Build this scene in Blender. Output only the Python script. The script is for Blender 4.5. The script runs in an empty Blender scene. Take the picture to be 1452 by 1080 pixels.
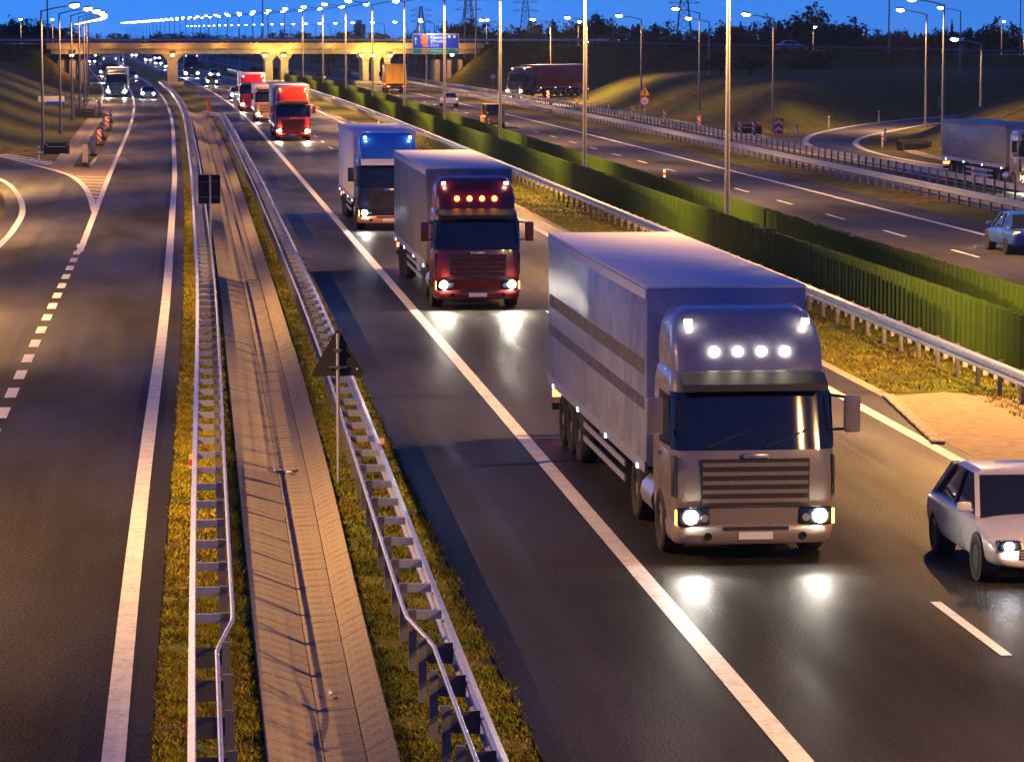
import bpy, bmesh, math, random
import numpy as np
from mathutils import Vector, Matrix
random.seed(7); np.random.seed(7)
SC = bpy.context.scene
COL = SC.collection
R = math.radians

# ------------------------------------------------------------------ camera
F, HC, CX, CY, Y0, XV = 4700.0, 8.0, 726.0, 540.0, 41.0, 244.0      # in pixels of the 1452x1080 photograph
BETA = math.atan((CY-Y0)/F); ALPHA = math.atan((CX-XV)/F*math.cos(BETA))
cam = bpy.data.objects.new('camera', bpy.data.cameras.new('camera')); COL.objects.link(cam)
cam.location = (0, 0, HC); cam.rotation_euler = (math.pi/2-BETA, 0, -ALPHA)
cam.data.sensor_width = 36; cam.data.lens = 36*F/1452; cam.data.clip_end = 9000; cam.data.clip_start = 1
SC.camera = cam
# ------------------------------------------------------------------ sky, sun, exposure
W = bpy.data.worlds.new('World'); SC.world = W; W.use_nodes = True
nt = W.node_tree; bg = nt.nodes['Background']
sky = nt.nodes.new('ShaderNodeTexSky'); sky.sky_type = 'NISHITA'; sky.sun_disc = False
sky.sun_elevation = R(-.5); sky.sun_rotation = R(335); sky.ozone_density = 6; sky.dust_density = 0; sky.air_density = 1.0
hs = nt.nodes.new('ShaderNodeHueSaturation'); hs.inputs['Saturation'].default_value = 1.0
tcw = nt.nodes.new('ShaderNodeTexCoord'); vup = nt.nodes.new('ShaderNodeVectorMath'); vup.operation = 'ADD'; vup.inputs[1].default_value = (0, 0, .15)   # thin clear twilight air: no pale band at the horizon
nt.links.new(tcw.outputs['Generated'], vup.inputs[0]); nt.links.new(vup.outputs[0], sky.inputs['Vector'])
nt.links.new(sky.outputs[0], hs.inputs['Color']); nt.links.new(hs.outputs[0], bg.inputs[0]); bg.inputs[1].default_value = 0.15
sun = bpy.data.objects.new('sun', bpy.data.lights.new('sun', 'SUN')); COL.objects.link(sun)
sun.data.energy = 0.006; sun.data.angle = R(15); sun.data.color = (1, .8, .6)
sun.rotation_euler = (R(88), 0, R(205))
SC.view_settings.view_transform = 'Standard'; SC.view_settings.look = 'None'
SC.view_settings.exposure = 3.3; SC.view_settings.gamma = 1
SC.cycles.use_denoising = True
SC.cycles.max_bounces = 5; SC.cycles.diffuse_bounces = 2; SC.cycles.glossy_bounces = 3
SC.cycles.sample_clamp_indirect = 6; SC.cycles.sample_clamp_direct = 0
SC.cycles.caustics_reflective = False; SC.cycles.caustics_refractive = False

# ------------------------------------------------------------------ pixel -> ground helpers
_fw = (math.sin(ALPHA)*math.cos(BETA), math.cos(ALPHA)*math.cos(BETA), -math.sin(BETA))
_rt = (math.cos(ALPHA), -math.sin(ALPHA), 0)
_up = (math.sin(ALPHA)*math.sin(BETA), math.cos(ALPHA)*math.sin(BETA), math.cos(BETA))
def ray(u, v):
    x, y = (u-CX)/F, (CY-v)/F
    return [_fw[i]+x*_rt[i]+y*_up[i] for i in range(3)]
def P(u, v, z=0.0):                        # where the ray of a pixel meets the level z
    d = ray(u, v); t = (z-HC)/d[2]
    return (d[0]*t, d[1]*t, z)
def Q(u, v, Y):                            # where it meets the plane at distance Y
    d = ray(u, v); t = Y/d[1]
    return (d[0]*t, Y, HC+d[2]*t)
def S(Y):                                  # the whole motorway bends gently to the left beyond 250 m
    Y = np.asarray(Y, float); k = 5.95e-5
    q = np.where(Y < 250, 0, -k*(Y-250)**2)
    return np.where(Y > 544, -k*294**2-2*k*294*(Y-544), q)
def s(Y): return float(S(Y))
def curve(pts):
    a = np.array(pts, float)
    def f(Y):
        Y = np.asarray(Y, float)
        acc = 0
        for d in (-12, -6, 0, 6, 12): acc = acc+np.interp(Y+d, a[:, 0], a[:, 1])
        return acc/5+S(Y)
    return f
eL = curve([(-80, -.7), (36, -.35), (54, -.15), (88, .18), (147, .47), (256, .5)])
lineR = curve([(-80, -1.1), (36, -.73), (50, -.68), (66, -.54), (95, -.27), (182, .07), (250, .0)])
railLf = curve([(-80, -.3), (32, .13), (52, .29), (71, .48), (96, .70), (173, .94), (250, .95)])
railRf = curve([(-80, 2.6), (36, 3.2), (50, 3.41), (58, 3.54), (69, 3.65), (79, 3.78), (96, 3.9), (157, 4.2), (248, 4.4)])
drL = curve([(-80, .7), (36, .95), (49, 1.03), (67, 1.15), (105, 1.39), (160, 1.6), (250, 1.75)])
drR = curve([(-80, 1.9), (36, 2.35), (49, 2.61), (67, 2.86), (100, 3.1), (200, 3.56), (250, 3.6)])
mL = curve([(-80, 3.6), (36, 3.95), (50, 4.05), (100, 4.4), (250, 4.75)])
def off(x): return lambda Y: x+S(Y)

# ------------------------------------------------------------------ materials
MATS = {}
def mat(name, col=(.5, .5, .5), rough=.5, metal=0, spec=.5, emit=None, estr=0, alpha=1, coat=0, noise=0, nscale=8, trans=0, sample=True):
    if name in MATS: return MATS[name]
    m = bpy.data.materials.new(name); m.use_nodes = True; t = m.node_tree
    b = t.nodes['Principled BSDF']
    b.inputs['Base Color'].default_value = (*col, 1); b.inputs['Roughness'].default_value = rough
    b.inputs['Metallic'].default_value = metal; b.inputs['Specular IOR Level'].default_value = spec
    b.inputs['Coat Weight'].default_value = coat; b.inputs['Transmission Weight'].default_value = trans
    if emit:
        b.inputs['Emission Color'].default_value = (*emit, 1); b.inputs['Emission Strength'].default_value = estr
    if not sample: m.cycles.emission_sampling = 'NONE'
    if noise:
        tc = t.nodes.new('ShaderNodeTexCoord'); n = t.nodes.new('ShaderNodeTexNoise')
        n.inputs['Scale'].default_value = nscale; n.inputs['Detail'].default_value = 5
        t.links.new(tc.outputs['Object'], n.inputs['Vector'])
        r = t.nodes.new('ShaderNodeMapRange'); r.inputs[1].default_value = .3; r.inputs[2].default_value = .7
        r.inputs[3].default_value = 1-noise; r.inputs[4].default_value = 1+noise*.6
        t.links.new(n.outputs['Fac'], r.inputs[0])
        mx = t.nodes.new('ShaderNodeVectorMath'); mx.operation = 'SCALE'; mx.inputs[0].default_value = col
        t.links.new(r.outputs[0], mx.inputs['Scale']); t.links.new(mx.outputs[0], b.inputs['Base Color'])
        r2 = t.nodes.new('ShaderNodeMapRange'); r2.inputs[1].default_value = .3; r2.inputs[2].default_value = .7
        r2.inputs[3].default_value = min(1, rough+.12); r2.inputs[4].default_value = max(.05, rough-.1)
        t.links.new(n.outputs['Fac'], r2.inputs[0]); t.links.new(r2.outputs[0], b.inputs['Roughness'])
    MATS[name] = m
    return m
def asphalt(name, col, rlo, rhi, gloss=.05):
    m = bpy.data.materials.new(name); m.use_nodes = True; t = m.node_tree; b = t.nodes['Principled BSDF']; L = t.links.new
    tc = t.nodes.new('ShaderNodeTexCoord')
    def noi(sx, sy, det, sc=1):
        mp = t.nodes.new('ShaderNodeMapping'); mp.inputs['Scale'].default_value = (sx, sy, 1)
        n = t.nodes.new('ShaderNodeTexNoise'); n.inputs['Scale'].default_value = sc; n.inputs['Detail'].default_value = det
        L(tc.outputs['Object'], mp.inputs[0]); L(mp.outputs[0], n.inputs['Vector']); return n
    streak = noi(1.6, .012, 3); patch = noi(.25, .06, 4); grain = noi(28, 9, 6); fine = noi(90, 60, 2)
    def mr(src, a, b2, c, d):
        r = t.nodes.new('ShaderNodeMapRange'); r.inputs[1].default_value = a; r.inputs[2].default_value = b2
        r.inputs[3].default_value = c; r.inputs[4].default_value = d; L(src, r.inputs[0]); return r.outputs[0]
    def mul(a, c):
        x = t.nodes.new('ShaderNodeMath'); x.operation = 'MULTIPLY'; L(a, x.inputs[0]); L(c, x.inputs[1]); return x.outputs[0]
    f = mul(mul(mr(streak.outputs['Fac'], .3, .7, .6, 1.3), mr(patch.outputs['Fac'], .3, .7, .65, 1.3)), mr(grain.outputs['Fac'], .3, .7, .5, 1.5))
    f = mul(f, mr(fine.outputs['Fac'], .3, .7, .35, 1.8))
    v = t.nodes.new('ShaderNodeVectorMath'); v.operation = 'SCALE'; v.inputs[0].default_value = col; L(f, v.inputs['Scale'])
    rr = t.nodes.new('ShaderNodeMath'); rr.operation = 'ADD'; L(mr(streak.outputs['Fac'], .3, .7, rhi, rlo), rr.inputs[0])
    L(mr(grain.outputs['Fac'], .25, .75, -.07, .07), rr.inputs[1])
    bp = t.nodes.new('ShaderNodeBump'); bp.inputs['Strength'].default_value = .5; bp.inputs['Distance'].default_value = .012
    L(grain.outputs['Fac'], bp.inputs['Height'])
    t.nodes.remove(b); df = t.nodes.new('ShaderNodeBsdfDiffuse'); gl = t.nodes.new('ShaderNodeBsdfAnisotropic'); mx = t.nodes.new('ShaderNodeMixShader')
    L(v.outputs[0], df.inputs['Color']); L(bp.outputs[0], df.inputs['Normal']); L(bp.outputs[0], gl.inputs['Normal']); L(rr.outputs[0], gl.inputs['Roughness'])
    lw = t.nodes.new('ShaderNodeLayerWeight')          # gloss rises towards grazing view, as on damp asphalt
    L(mul(mul(mr(patch.outputs['Fac'], .3, .7, gloss*.45, gloss*1.6), mr(fine.outputs['Fac'], .3, .7, .5, 1.5)), mr(lw.outputs['Facing'], .84, .985, 1, 4.0)), mx.inputs[0])
    L(df.outputs[0], mx.inputs[1]); L(gl.outputs[0], mx.inputs[2]); L(mx.outputs[0], t.nodes['Material Output'].inputs['Surface'])
    MATS[name] = m; return m
def multi(name, cols, scales, rough=.95, bump=.5, stretch=(1, 1, 1), bscale=6, bdist=.05):
    m = bpy.data.materials.new(name); m.use_nodes = True; t = m.node_tree; b = t.nodes['Principled BSDF']; L = t.links.new
    tc = t.nodes.new('ShaderNodeTexCoord'); mp = t.nodes.new('ShaderNodeMapping'); mp.inputs['Scale'].default_value = stretch
    L(tc.outputs['Object'], mp.inputs[0])
    prev = None
    for i, c in enumerate(cols):
        if prev is None: prev = c; continue
        n = t.nodes.new('ShaderNodeTexNoise'); n.inputs['Scale'].default_value = scales[i-1]; n.inputs['Detail'].default_value = 6
        n.inputs['Roughness'].default_value = .65; L(mp.outputs[0], n.inputs['Vector'])
        r = t.nodes.new('ShaderNodeMapRange'); r.inputs[1].default_value = .42; r.inputs[2].default_value = .6; L(n.outputs['Fac'], r.inputs[0])
        x = t.nodes.new('ShaderNodeMix'); x.data_type = 'RGBA'; L(r.outputs[0], x.inputs[0])
        if isinstance(prev, tuple): x.inputs[6].default_value = (*prev, 1)
        else: L(prev, x.inputs[6])
        x.inputs[7].default_value = (*c, 1); prev = x.outputs[2]
    L(prev, b.inputs['Base Color']); b.inputs['Roughness'].default_value = rough; b.inputs['Specular IOR Level'].default_value = .15
    n = t.nodes.new('ShaderNodeTexNoise'); n.inputs['Scale'].default_value = bscale; n.inputs['Detail'].default_value = 8; L(mp.outputs[0], n.inputs['Vector'])
    bp = t.nodes.new('ShaderNodeBump'); bp.inputs['Strength'].default_value = bump; bp.inputs['Distance'].default_value = bdist
    L(n.outputs['Fac'], bp.inputs['Height']); L(bp.outputs[0], b.inputs['Normal'])
    MATS[name] = m; return m
asph_main = asphalt('asphalt_main', (.019, .0178, .0155), .33, .54, .048)
asph_left = asphalt('asphalt_left', (.0215, .0195, .0170), .36, .56, .036)
asph_opp = asphalt('asphalt_far', (.024, .022, .020), .40, .58, .038)
grassG = multi('grass_ground', [(.060, .058, .008), (.16, .115, .018), (.045, .030, .009), (.07, .09, .010)], [.55, 1.7, .18], bscale=2.4, bump=.9, bdist=.22, stretch=(1, .6, 1))
fieldM = grassG
bladeM = multi('grass_blade', [(.24, .25, .010), (.50, .42, .03), (.22, .17, .012)], [.7, 2.6], rough=.8, bump=0)
bladeG = multi('grass_blade_green', [(.10, .17, .008), (.26, .24, .018), (.14, .11, .012)], [.5, 2.2], rough=.8, bump=0)
slabM = multi('concrete_slab', [(.235, .20, .15), (.15, .128, .098), (.29, .25, .195)], [1.3, 5.5], rough=.85, bump=.25, bscale=40, bdist=.01)
concM = multi('concrete_structure', [(.36, .34, .31), (.27, .255, .235), (.42, .40, .37)], [.6, 2.5], rough=.8, bump=.2, bscale=12, bdist=.02)
paverM = multi('paving_pale', [(.20, .15, .10), (.155, .115, .075), (.235, .18, .125)], [1.2, 4], rough=.85, bump=.2, bscale=40, bdist=.01)
paintM = multi('road_paint', [(.55, .55, .54), (.36, .355, .35), (.60, .60, .59)], [1.6, 14], rough=.55, bump=.1, bscale=60, bdist=.003)
steel = mat('galvanised_steel', (.52, .54, .56), .42, .75, noise=.18, nscale=5)
postM = mat('lamp_post_steel', (.25, .245, .25), .55, .4, noise=.15, nscale=2)
darkst = mat('dark_steel', (.12, .12, .13), .55, .6)
signback = mat('sign_back_grey', (.022, .022, .022), .7, 0, .3, noise=.12)
black = mat('black_plastic', (.015, .015, .017), .55)
rubber = mat('tyre_rubber', (.018, .018, .018), .85, noise=.2, nscale=20)
glass = mat('dark_glass', (.012, .015, .02), .06, 0, .7)
chrome = mat('rim_steel', (.45, .45, .46), .35, .8)
whiteP = mat('white_plastic', (.75, .75, .73), .5)
redP = mat('red_reflective', (.62, .035, .02), .45)
orangeP = mat('orange_plastic', (.80, .16, .02), .45)
yellowP = mat('yellow_sign', (.80, .50, .02), .4)
blueP = mat('blue_sign', (.008, .06, .62), .4)
greenP = mat('green_sign', (.01, .28, .16), .4)
plateM = mat('number_plate', (.70, .70, .66), .45)
greenblade = mat('green_screen_blade', (.042, .085, .005), .42, 0, .4, noise=.15, nscale=3)
headE = mat('headlamp_glow', (.9, .9, .9), .3, emit=(1, .90, .66), estr=110)
headB = mat('headlamp_glow_far', (.9, .9, .9), .3, emit=(1, .95, .84), estr=420)
headN = mat('headlamp_glow_near', (.9, .9, .9), .3, emit=(1, .93, .78), estr=38)
headW = mat('headlamp_glow_white', (.9, .9, .9), .3, emit=(.9, .95, 1), estr=55)
tailE = mat('tail_lamp_glow', (.5, .02, .01), .3, emit=(1, .07, .02), estr=1.8)
amberE = mat('amber_lamp_glow', (.8, .3, .02), .3, emit=(1, .30, .03), estr=2.0)
roofE = mat('roof_lamp_glow', (.9, .85, .7), .3, emit=(1, .86, .6), estr=2.2)
sideE = mat('side_marker_glow', (.8, .85, 1), .3, emit=(.65, .75, 1), estr=1.4)
lampE = mat('lamp_lens_sodium', (.9, .8, .6), .3, emit=(1, .66, .30), estr=7, sample=False)
lampFar = mat('lamp_lens_far', (.9, .8, .6), .3, emit=(1, .70, .36), estr=6, sample=False)
windowE = mat('lit_window', (.6, .5, .3), .4, emit=(1, .75, .4), estr=.4, sample=False)
trunkM = mat('bark', (.05, .04, .032), .9, noise=.3)
leafM = multi('leaf', [(.035, .05, .018), (.06, .07, .025), (.03, .035, .015)], [.3, .9], rough=.8, bump=0)
leafE = multi('leaf_conifer', [(.018, .032, .016), (.03, .045, .02)], [.5], rough=.8, bump=0)

# ------------------------------------------------------------------ builders
class MB:
    def __init__(s_): s_.v = []; s_.f = []; s_.smooth = []
    def add(s_, vs, fs, sm=False):
        o = len(s_.v); s_.v += [tuple(map(float, p)) for p in vs]; s_.f += [tuple(o+i for i in f) for f in fs]; s_.smooth += [sm]*len(fs); return s_
    def box(s_, x0, x1, y0, y1, z0, z1):
        return s_.add([(x0, y0, z0), (x1, y0, z0), (x1, y1, z0), (x0, y1, z0), (x0, y0, z1), (x1, y0, z1), (x1, y1, z1), (x0, y1, z1)],
                      [(0, 3, 2, 1), (4, 5, 6, 7), (0, 1, 5, 4), (1, 2, 6, 5), (2, 3, 7, 6), (3, 0, 4, 7)])
    def bar(s_, p, q, w, h=None):
        p, q = Vector(p), Vector(q); d = (q-p)
        if d.length < 1e-6: return s_
        d.normalize(); u = d.cross(Vector((0, 0, 1)))
        if u.length < .01: u = Vector((1, 0, 0))
        u.normalize(); n = u.cross(d); h = h or w
        c = [p+u*a*w/2+n*b*h/2 for a, b in ((-1, -1), (1, -1), (1, 1), (-1, 1))]+[q+u*a*w/2+n*b*h/2 for a, b in ((-1, -1), (1, -1), (1, 1), (-1, 1))]
        return s_.add(c, [(0, 1, 2, 3), (7, 6, 5, 4), (0, 4, 5, 1), (1, 5, 6, 2), (2, 6, 7, 3), (3, 7, 4, 0)])
    def cyl(s_, p, q, r0, r1=None, n=10, caps=True):
        p, q = Vector(p), Vector(q); r1 = r0 if r1 is None else r1; d = (q-p).normalized()
        u = d.cross(Vector((0, 0, 1)))
        if u.length < .01: u = Vector((1, 0, 0))
        u.normalize(); w = d.cross(u)
        a = [p+(u*math.cos(2*math.pi*i/n)+w*math.sin(2*math.pi*i/n))*r0 for i in range(n)]
        b = [q+(u*math.cos(2*math.pi*i/n)+w*math.sin(2*math.pi*i/n))*r1 for i in range(n)]
        s_.add(a+b, [(i, (i+1) % n, n+(i+1) % n, n+i) for i in range(n)], True)
        if caps: s_.add(a, [tuple(range(n))[::-1]]); s_.add(b, [tuple(range(n))])
        return s_
    def tube(s_, pts, r, n=8):
        for i in range(len(pts)-1): s_.cyl(pts[i], pts[i+1], r, r, n, True)
        return s_
    def sweep(s_, prof, path, sm=False, side=None):
        """cross-section prof [(dx, dz)] carried along path points; dx along world X"""
        n = len(prof); vs = []
        for p in path: vs += [(p[0]+a, p[1], p[2]+b) for a, b in prof]
        fs = [(i*n+j, i*n+(j+1) % n, (i+1)*n+(j+1) % n, (i+1)*n+j) for i in range(len(path)-1) for j in range(n)]
        s_.add(vs, fs, sm); m = len(path)-1
        s_.add(vs[:n], [tuple(range(n))[::-1]]); s_.add(vs[m*n:], [tuple(range(n))]); return s_
    def prism(s_, prof, x0, x1):
        """side profile [(y, z)] extruded across x"""
        n = len(prof)
        s_.add([(x0, a, b) for a, b in prof]+[(x1, a, b) for a, b in prof], [(i, (i+1) % n, n+(i+1) % n, n+i) for i in range(n)]+[tuple(range(n))[::-1], tuple(range(n, 2*n))]); return s_
    def face(s_, vs): return s_.add(vs, [tuple(range(len(vs)))])
    def mesh(s_, name, m=None, bevel=0, seg=2):
        me = bpy.data.meshes.new(name); me.from_pydata(s_.v, [], s_.f); me.update()
        me.polygons.foreach_set('use_smooth', s_.smooth)
        if bevel or True:
            bm = bmesh.new(); bm.from_mesh(me)
            if bevel:
                bmesh.ops.remove_doubles(bm, verts=bm.verts, dist=1e-5)
                ed = [e for e in bm.edges if len(e.link_faces) == 2 and e.calc_face_angle(0) > .35]
                bmesh.ops.bevel(bm, geom=ed, offset=bevel, segments=seg, affect='EDGES', profile=.6, clamp_overlap=True)
                for f in bm.faces: f.smooth = True
            bmesh.ops.recalc_face_normals(bm, faces=bm.faces); bm.to_mesh(me); bm.free()
        if m: me.materials.append(m)
        return me
    def build(s_, name, m=None, parent=None, bevel=0, seg=2):
        return link(name, s_.mesh(name, m, bevel, seg), parent)
def link(name, data, parent=None, loc=None, rot=None, scale=None):
    o = bpy.data.objects.new(name, data); COL.objects.link(o)
    if parent: o.parent = parent
    if loc is not None: o.location = loc
    if rot is not None: o.rotation_euler = rot
    if scale is not None: o.scale = scale
    return o
def tag(o, label, cat, group=None):
    o['label'] = label; o['category'] = cat
    if group: o['group'] = group
    return o
def thing(name, label, cat, loc=(0, 0, 0), rz=0, group=None):
    o = bpy.data.objects.new(name, None); COL.objects.link(o); o.empty_display_size = .3
    o.location = loc; o.rotation_euler = (0, 0, rz); return tag(o, label, cat, group)
def struct(o, label=None):
    o['kind'] = 'structure'
    if label: o['label'] = label
    return o
def stuff(o, label=None, cat=None):
    o['kind'] = 'stuff'
    if label: o['label'] = label
    if cat: o['category'] = cat
    return o
def ribbon(name, fa, fb, ys, z, m, parent=None, thick=0.0):
    ys = np.asarray(ys, float); a, b = np.broadcast_to(fa(ys), ys.shape), np.broadcast_to(fb(ys), ys.shape)
    vs = [(a[i], ys[i], z) for i in range(len(ys))]+[(b[i], ys[i], z) for i in range(len(ys))]
    n = len(ys); mb = MB(); mb.add(vs, [(i, n+i, n+i+1, i+1) for i in range(n-1)])
    return mb.build(name, m, parent)
def polysheet(name, pts, z, m, parent=None):
    mb = MB(); mb.face([(p[0], p[1], z) for p in pts]); return mb.build(name, m, parent)
def strip_along(name, pts, w, z, m, parent=None):
    """a flat band of width w along a ground polyline"""
    p = [Vector((a[0], a[1])) for a in pts]; l, r = [], []
    for i in range(len(p)):
        d = (p[min(i+1, len(p)-1)]-p[max(i-1, 0)]).normalized(); nrm = Vector((d.y, -d.x))
        l.append(p[i]-nrm*w/2); r.append(p[i]+nrm*w/2)
    n = len(p); mb = MB(); mb.add([(q.x, q.y, z) for q in l+r], [(i, n+i, n+i+1, i+1) for i in range(n-1)])
    return mb.build(name, m, parent)
def smooth_path(pts, n=10):
    p = [np.array(a[:2], float) for a in pts]; p = [2*p[0]-p[1]]+p+[2*p[-1]-p[-2]]; out = []
    for i in range(1, len(p)-2):
        for k in range(n):
            t = k/n; a, b, c, d = p[i-1:i+3]
            out.append(.5*((2*b)+(-a+c)*t+(2*a-5*b+4*c-d)*t*t+(-a+3*b-3*c+d)*t**3))
    out.append(p[-2]); return out

# ------------------------------------------------------------------ ground
EMB = [(46.5, 262), (45, 290), (44.6, 315), (44.6, 378), (50, 384), (62, 392), (90, 410), (150, 420), (400, 420), (400, 330), (92, 332), (73, 304), (61, 285), (52.5, 266)]
MOUND = [(47.8, 90), (47.8, 205), (49.4, 224), (53.5, 242), (59.5, 259), (67, 275), (90, 300), (300, 300), (300, 90)]
def inside_dist(X, Y, poly):
    """distance from the outline for points inside the outline, 0 outside"""
    ins = np.zeros(X.shape, bool); dm = np.full(X.shape, 1e9); n = len(poly)
    for i in range(n):
        (x0, y0), (x1, y1) = poly[i], poly[(i+1) % n]
        c = ((y0 > Y) != (y1 > Y)); xi = (x1-x0)*(Y-y0)/((y1-y0) if y1 != y0 else 1e-9)+x0
        ins ^= c & (X < xi)
        dx, dy = x1-x0, y1-y0; t = np.clip(((X-x0)*dx+(Y-y0)*dy)/(dx*dx+dy*dy), 0, 1)
        dm = np.minimum(dm, np.hypot(X-x0-t*dx, Y-y0-t*dy))
    return np.where(ins, dm, 0)
def ease(h, top):           # slope that rounds off near its crest
    return top*(1-np.exp(-(h/top)**1.6))
def crossZ(X):              # level of the crossing road
    X = np.asarray(X, float)
    return np.where(X > 42, np.maximum(3.6, 5.9-(X-42)*.021), 5.9)
def gz(X, Y):
    X, Y = np.asarray(X, float), np.asarray(Y, float); z = np.zeros(np.broadcast(X, Y).shape); X, Y = np.broadcast_to(X, z.shape), np.broadcast_to(Y, z.shape)
    Xs = X-S(Y)
    d = inside_dist(X, Y, EMB); z = np.maximum(z, ease(d*.62, 3.3))
    d = inside_dist(X, Y, MOUND); z = np.maximum(z, ease(d*.62, 4.0))
    # slope left of the left carriageway
    toe = np.minimum(-9.4-Xs, (Y-216)*.8+(-11-X)*.5); z = np.maximum(z, np.where(toe > 0, ease(np.maximum(toe, 0)*.5, 6.0), 0))
    # crossing road embankments left and right of the bridge
    cz = crossZ(X)-.15
    dr = np.maximum(0, 1-np.maximum(0, np.abs(Y-478)-8)/12.)
    side = np.clip(np.maximum((X-38)/7., (-12.5-X)/7.), 0, 1)
    z = np.maximum(z, cz*dr*side)
    # fields behind the crossing road
    return z
rows = np.concatenate([np.arange(-80, 30, 10), np.arange(30, 520, 2.5), np.arange(520, 800, 20), np.arange(800, 1600, 80), [1800, 2100, 2400]])
cols = []
for x in [-1500, -600, -250, -120, -80]+list(np.arange(-60, -9, 1.5))+[-9, -7, -5, -3, -1.5]: cols.append(off(x))
i_eL = len(cols); cols.append(lambda Y: eL(Y)-.05)
cols += [lambda Y: eL(Y)+.12, lambda Y: drL(Y)-.05, lambda Y: drL(Y)+(drR(Y)-drL(Y))*.46, lambda Y: drL(Y)+(drR(Y)-drL(Y))*.78, lambda Y: drR(Y)+.05, lambda Y: mL(Y)-.1, lambda Y: mL(Y)+.1]
dz_cols = {i_eL+2: -.09, i_eL+3: -.32, i_eL+4: -.26, i_eL+5: -.08, i_eL+1: -.015, i_eL+6: -.01}
for x in [7, 10, 13, 15.4, 15.6, 17, 18.5, 20, 22, 22.6, 24, 28, 32, 33.6, 35, 37, 39, 40, 41.5, 43, 44]+list(np.arange(45, 108, 1.5))+[112, 120, 135, 160, 200, 300, 420, 700, 1500]: cols.append(off(x))
GX = np.array([np.broadcast_to(c(rows), rows.shape) for c in cols]).T; GY = np.repeat(rows[:, None], len(cols), 1)
GZ = gz(GX, GY)
for c, dz in dz_cols.items(): GZ[:, c] = np.where(rows < 420, dz, 0)
rng = np.random.RandomState(3); bumpy = (GZ > .3); GZ = GZ+np.where(bumpy, (rng.rand(*GZ.shape)-.5)*.16, 0)
nr, nc = GX.shape
me = bpy.data.meshes.new('ground')
me.from_pydata([tuple(p) for p in np.stack([GX, GY, GZ], -1).reshape(-1, 3)], [], [(i*nc+j, i*nc+j+1, (i+1)*nc+j+1, (i+1)*nc+j) for i in range(nr-1) for j in range(nc-1)])
me.materials.append(grassG); me.polygons.foreach_set('use_smooth', [True]*len(me.polygons))
struct(link('ground', me), 'dry grass verges and banks around the motorway')
def gh(x, y): return float(gz(np.array([x]), np.array([y]))[0])

# ------------------------------------------------------------------ roads
ys = np.concatenate([np.arange(-80, 260, 10), np.arange(260, 620, 6), np.arange(620, 1700, 40)])
ZR, ZP = .016, .024
struct(ribbon('main_carriageway', mL, off(15.35), ys, ZR, asph_main))
struct(ribbon('opposite_carriageway', off(22.7), off(33.2), ys, ZR, asph_opp))
yl = np.concatenate([np.arange(-80, 260, 6), np.arange(260, 620, 6), np.arange(620, 1500, 40)])
left_edge = lambda Y: np.interp(Y, [-80, 118, 130, 150, 166, 180, 196, 206, 213, 235, 270, 300, 345, 2000], [-7.3, -7.3, -7.2, -7.4, -7.0, -6.2, -5.0, -4.9, -4.85, -4.75, -4.9, -5.2, -7.4, -7.4])+S(Y)
struct(ribbon('left_carriageway', left_edge, eL, yl, ZR, asph_left))
outer = smooth_path([(-3.45, 146), (-4.3, 166), (-5.6, 182.6), (-8.1, 197), (-10.9, 211), (-15, 226), (-21, 241)])
inner = smooth_path([(-6.7, 112), (-6.45, 124), (-6.4, 134.4), (-6.64, 147.4), (-7.58, 163), (-9.2, 178.7), (-12.2, 194), (-17, 210), (-24, 228)])
slip = [tuple(p) for p in inner]; slip = [(p[0]-.75, p[1]) for p in slip]
mb = MB(); n = 40
def resample(path, n):
    p = np.array(path); d = np.r_[0, np.cumsum(np.hypot(*np.diff(p, axis=0).T))]; t = np.linspace(0, d[-1], n)
    return np.c_[np.interp(t, d, p[:, 0]), np.interp(t, d, p[:, 1])]
A, B = resample(slip, n), resample([(p[0]+.5*(i/len(outer)), p[1]) for i, p in enumerate(outer)], n)
B[0] = (-4.0, 118)
mb.add([(*p, ZR-.006) for p in A]+[(*p, ZR-.006) for p in B], [(i, n+i, n+i+1, i+1) for i in range(n-1)])
struct(mb.build('slip_road', asph_left))
struct(polysheet('gore_pavement', [(-3.55, 150), (-4.6, 170), (-5.8, 183.5), (-8.2, 197.6), (-11, 211.6), (-11.6, 214.4), (-8.6, 204.5), (-6.2, 196), (-4.75, 192), (-4.7, 214), (-3.6, 214)], ZR+.004, paverM))
struct(ribbon('collector_road', off(40.4), off(44.2), np.concatenate([np.arange(120, 620, 8), np.arange(620, 1500, 40)]), ZR, asph_opp))
ro = [P(*p)[:2] for p in [(1470, 268), (1340, 240), (1220, 228), (1160, 212), (1142, 200), (1165, 188), (1240, 175), (1335, 166), (1420, 160)]]
ri = [P(*p)[:2] for p in [(1480, 256), (1350, 237), (1260, 222), (1215, 207), (1225, 195), (1270, 185), (1325, 176), (1400, 170)]]
ro_s, ri_s = smooth_path(ro), smooth_path(ri)
A, B = resample(ro_s, 60), resample(ri_s, 60); mb = MB()
C = A+(A-B)*.08; D = B+(B-A)*.10
mb.add([(*p, ZR+.004) for p in C]+[(*p, ZR+.004) for p in D], [(i, 60+i, 61+i, i+1) for i in range(59)])
struct(mb.build('ramp_road', asph_opp))
struct(polysheet('ramp_gore_pavement', [P(*p)[:2] for p in [(1040, 196), (1145, 196), (1142, 203), (1170, 217), (1230, 231), (1130, 218), (1040, 203)]], ZR+.002, paverM))
struct(ribbon('median_gutter', off(36.1), off(38.9), np.arange(100, 420, 8), .03, slabM))
gut = [P(*p)[:2] for p in [(1440, 258), (1330, 232), (1275, 219), (1258, 208), (1263, 201), (1300, 189), (1326, 182)]]
struct(strip_along('ramp_gutter', smooth_path([(p[0]+1.3, p[1]) for p in gut]), 1.1, .05, slabM))
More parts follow.
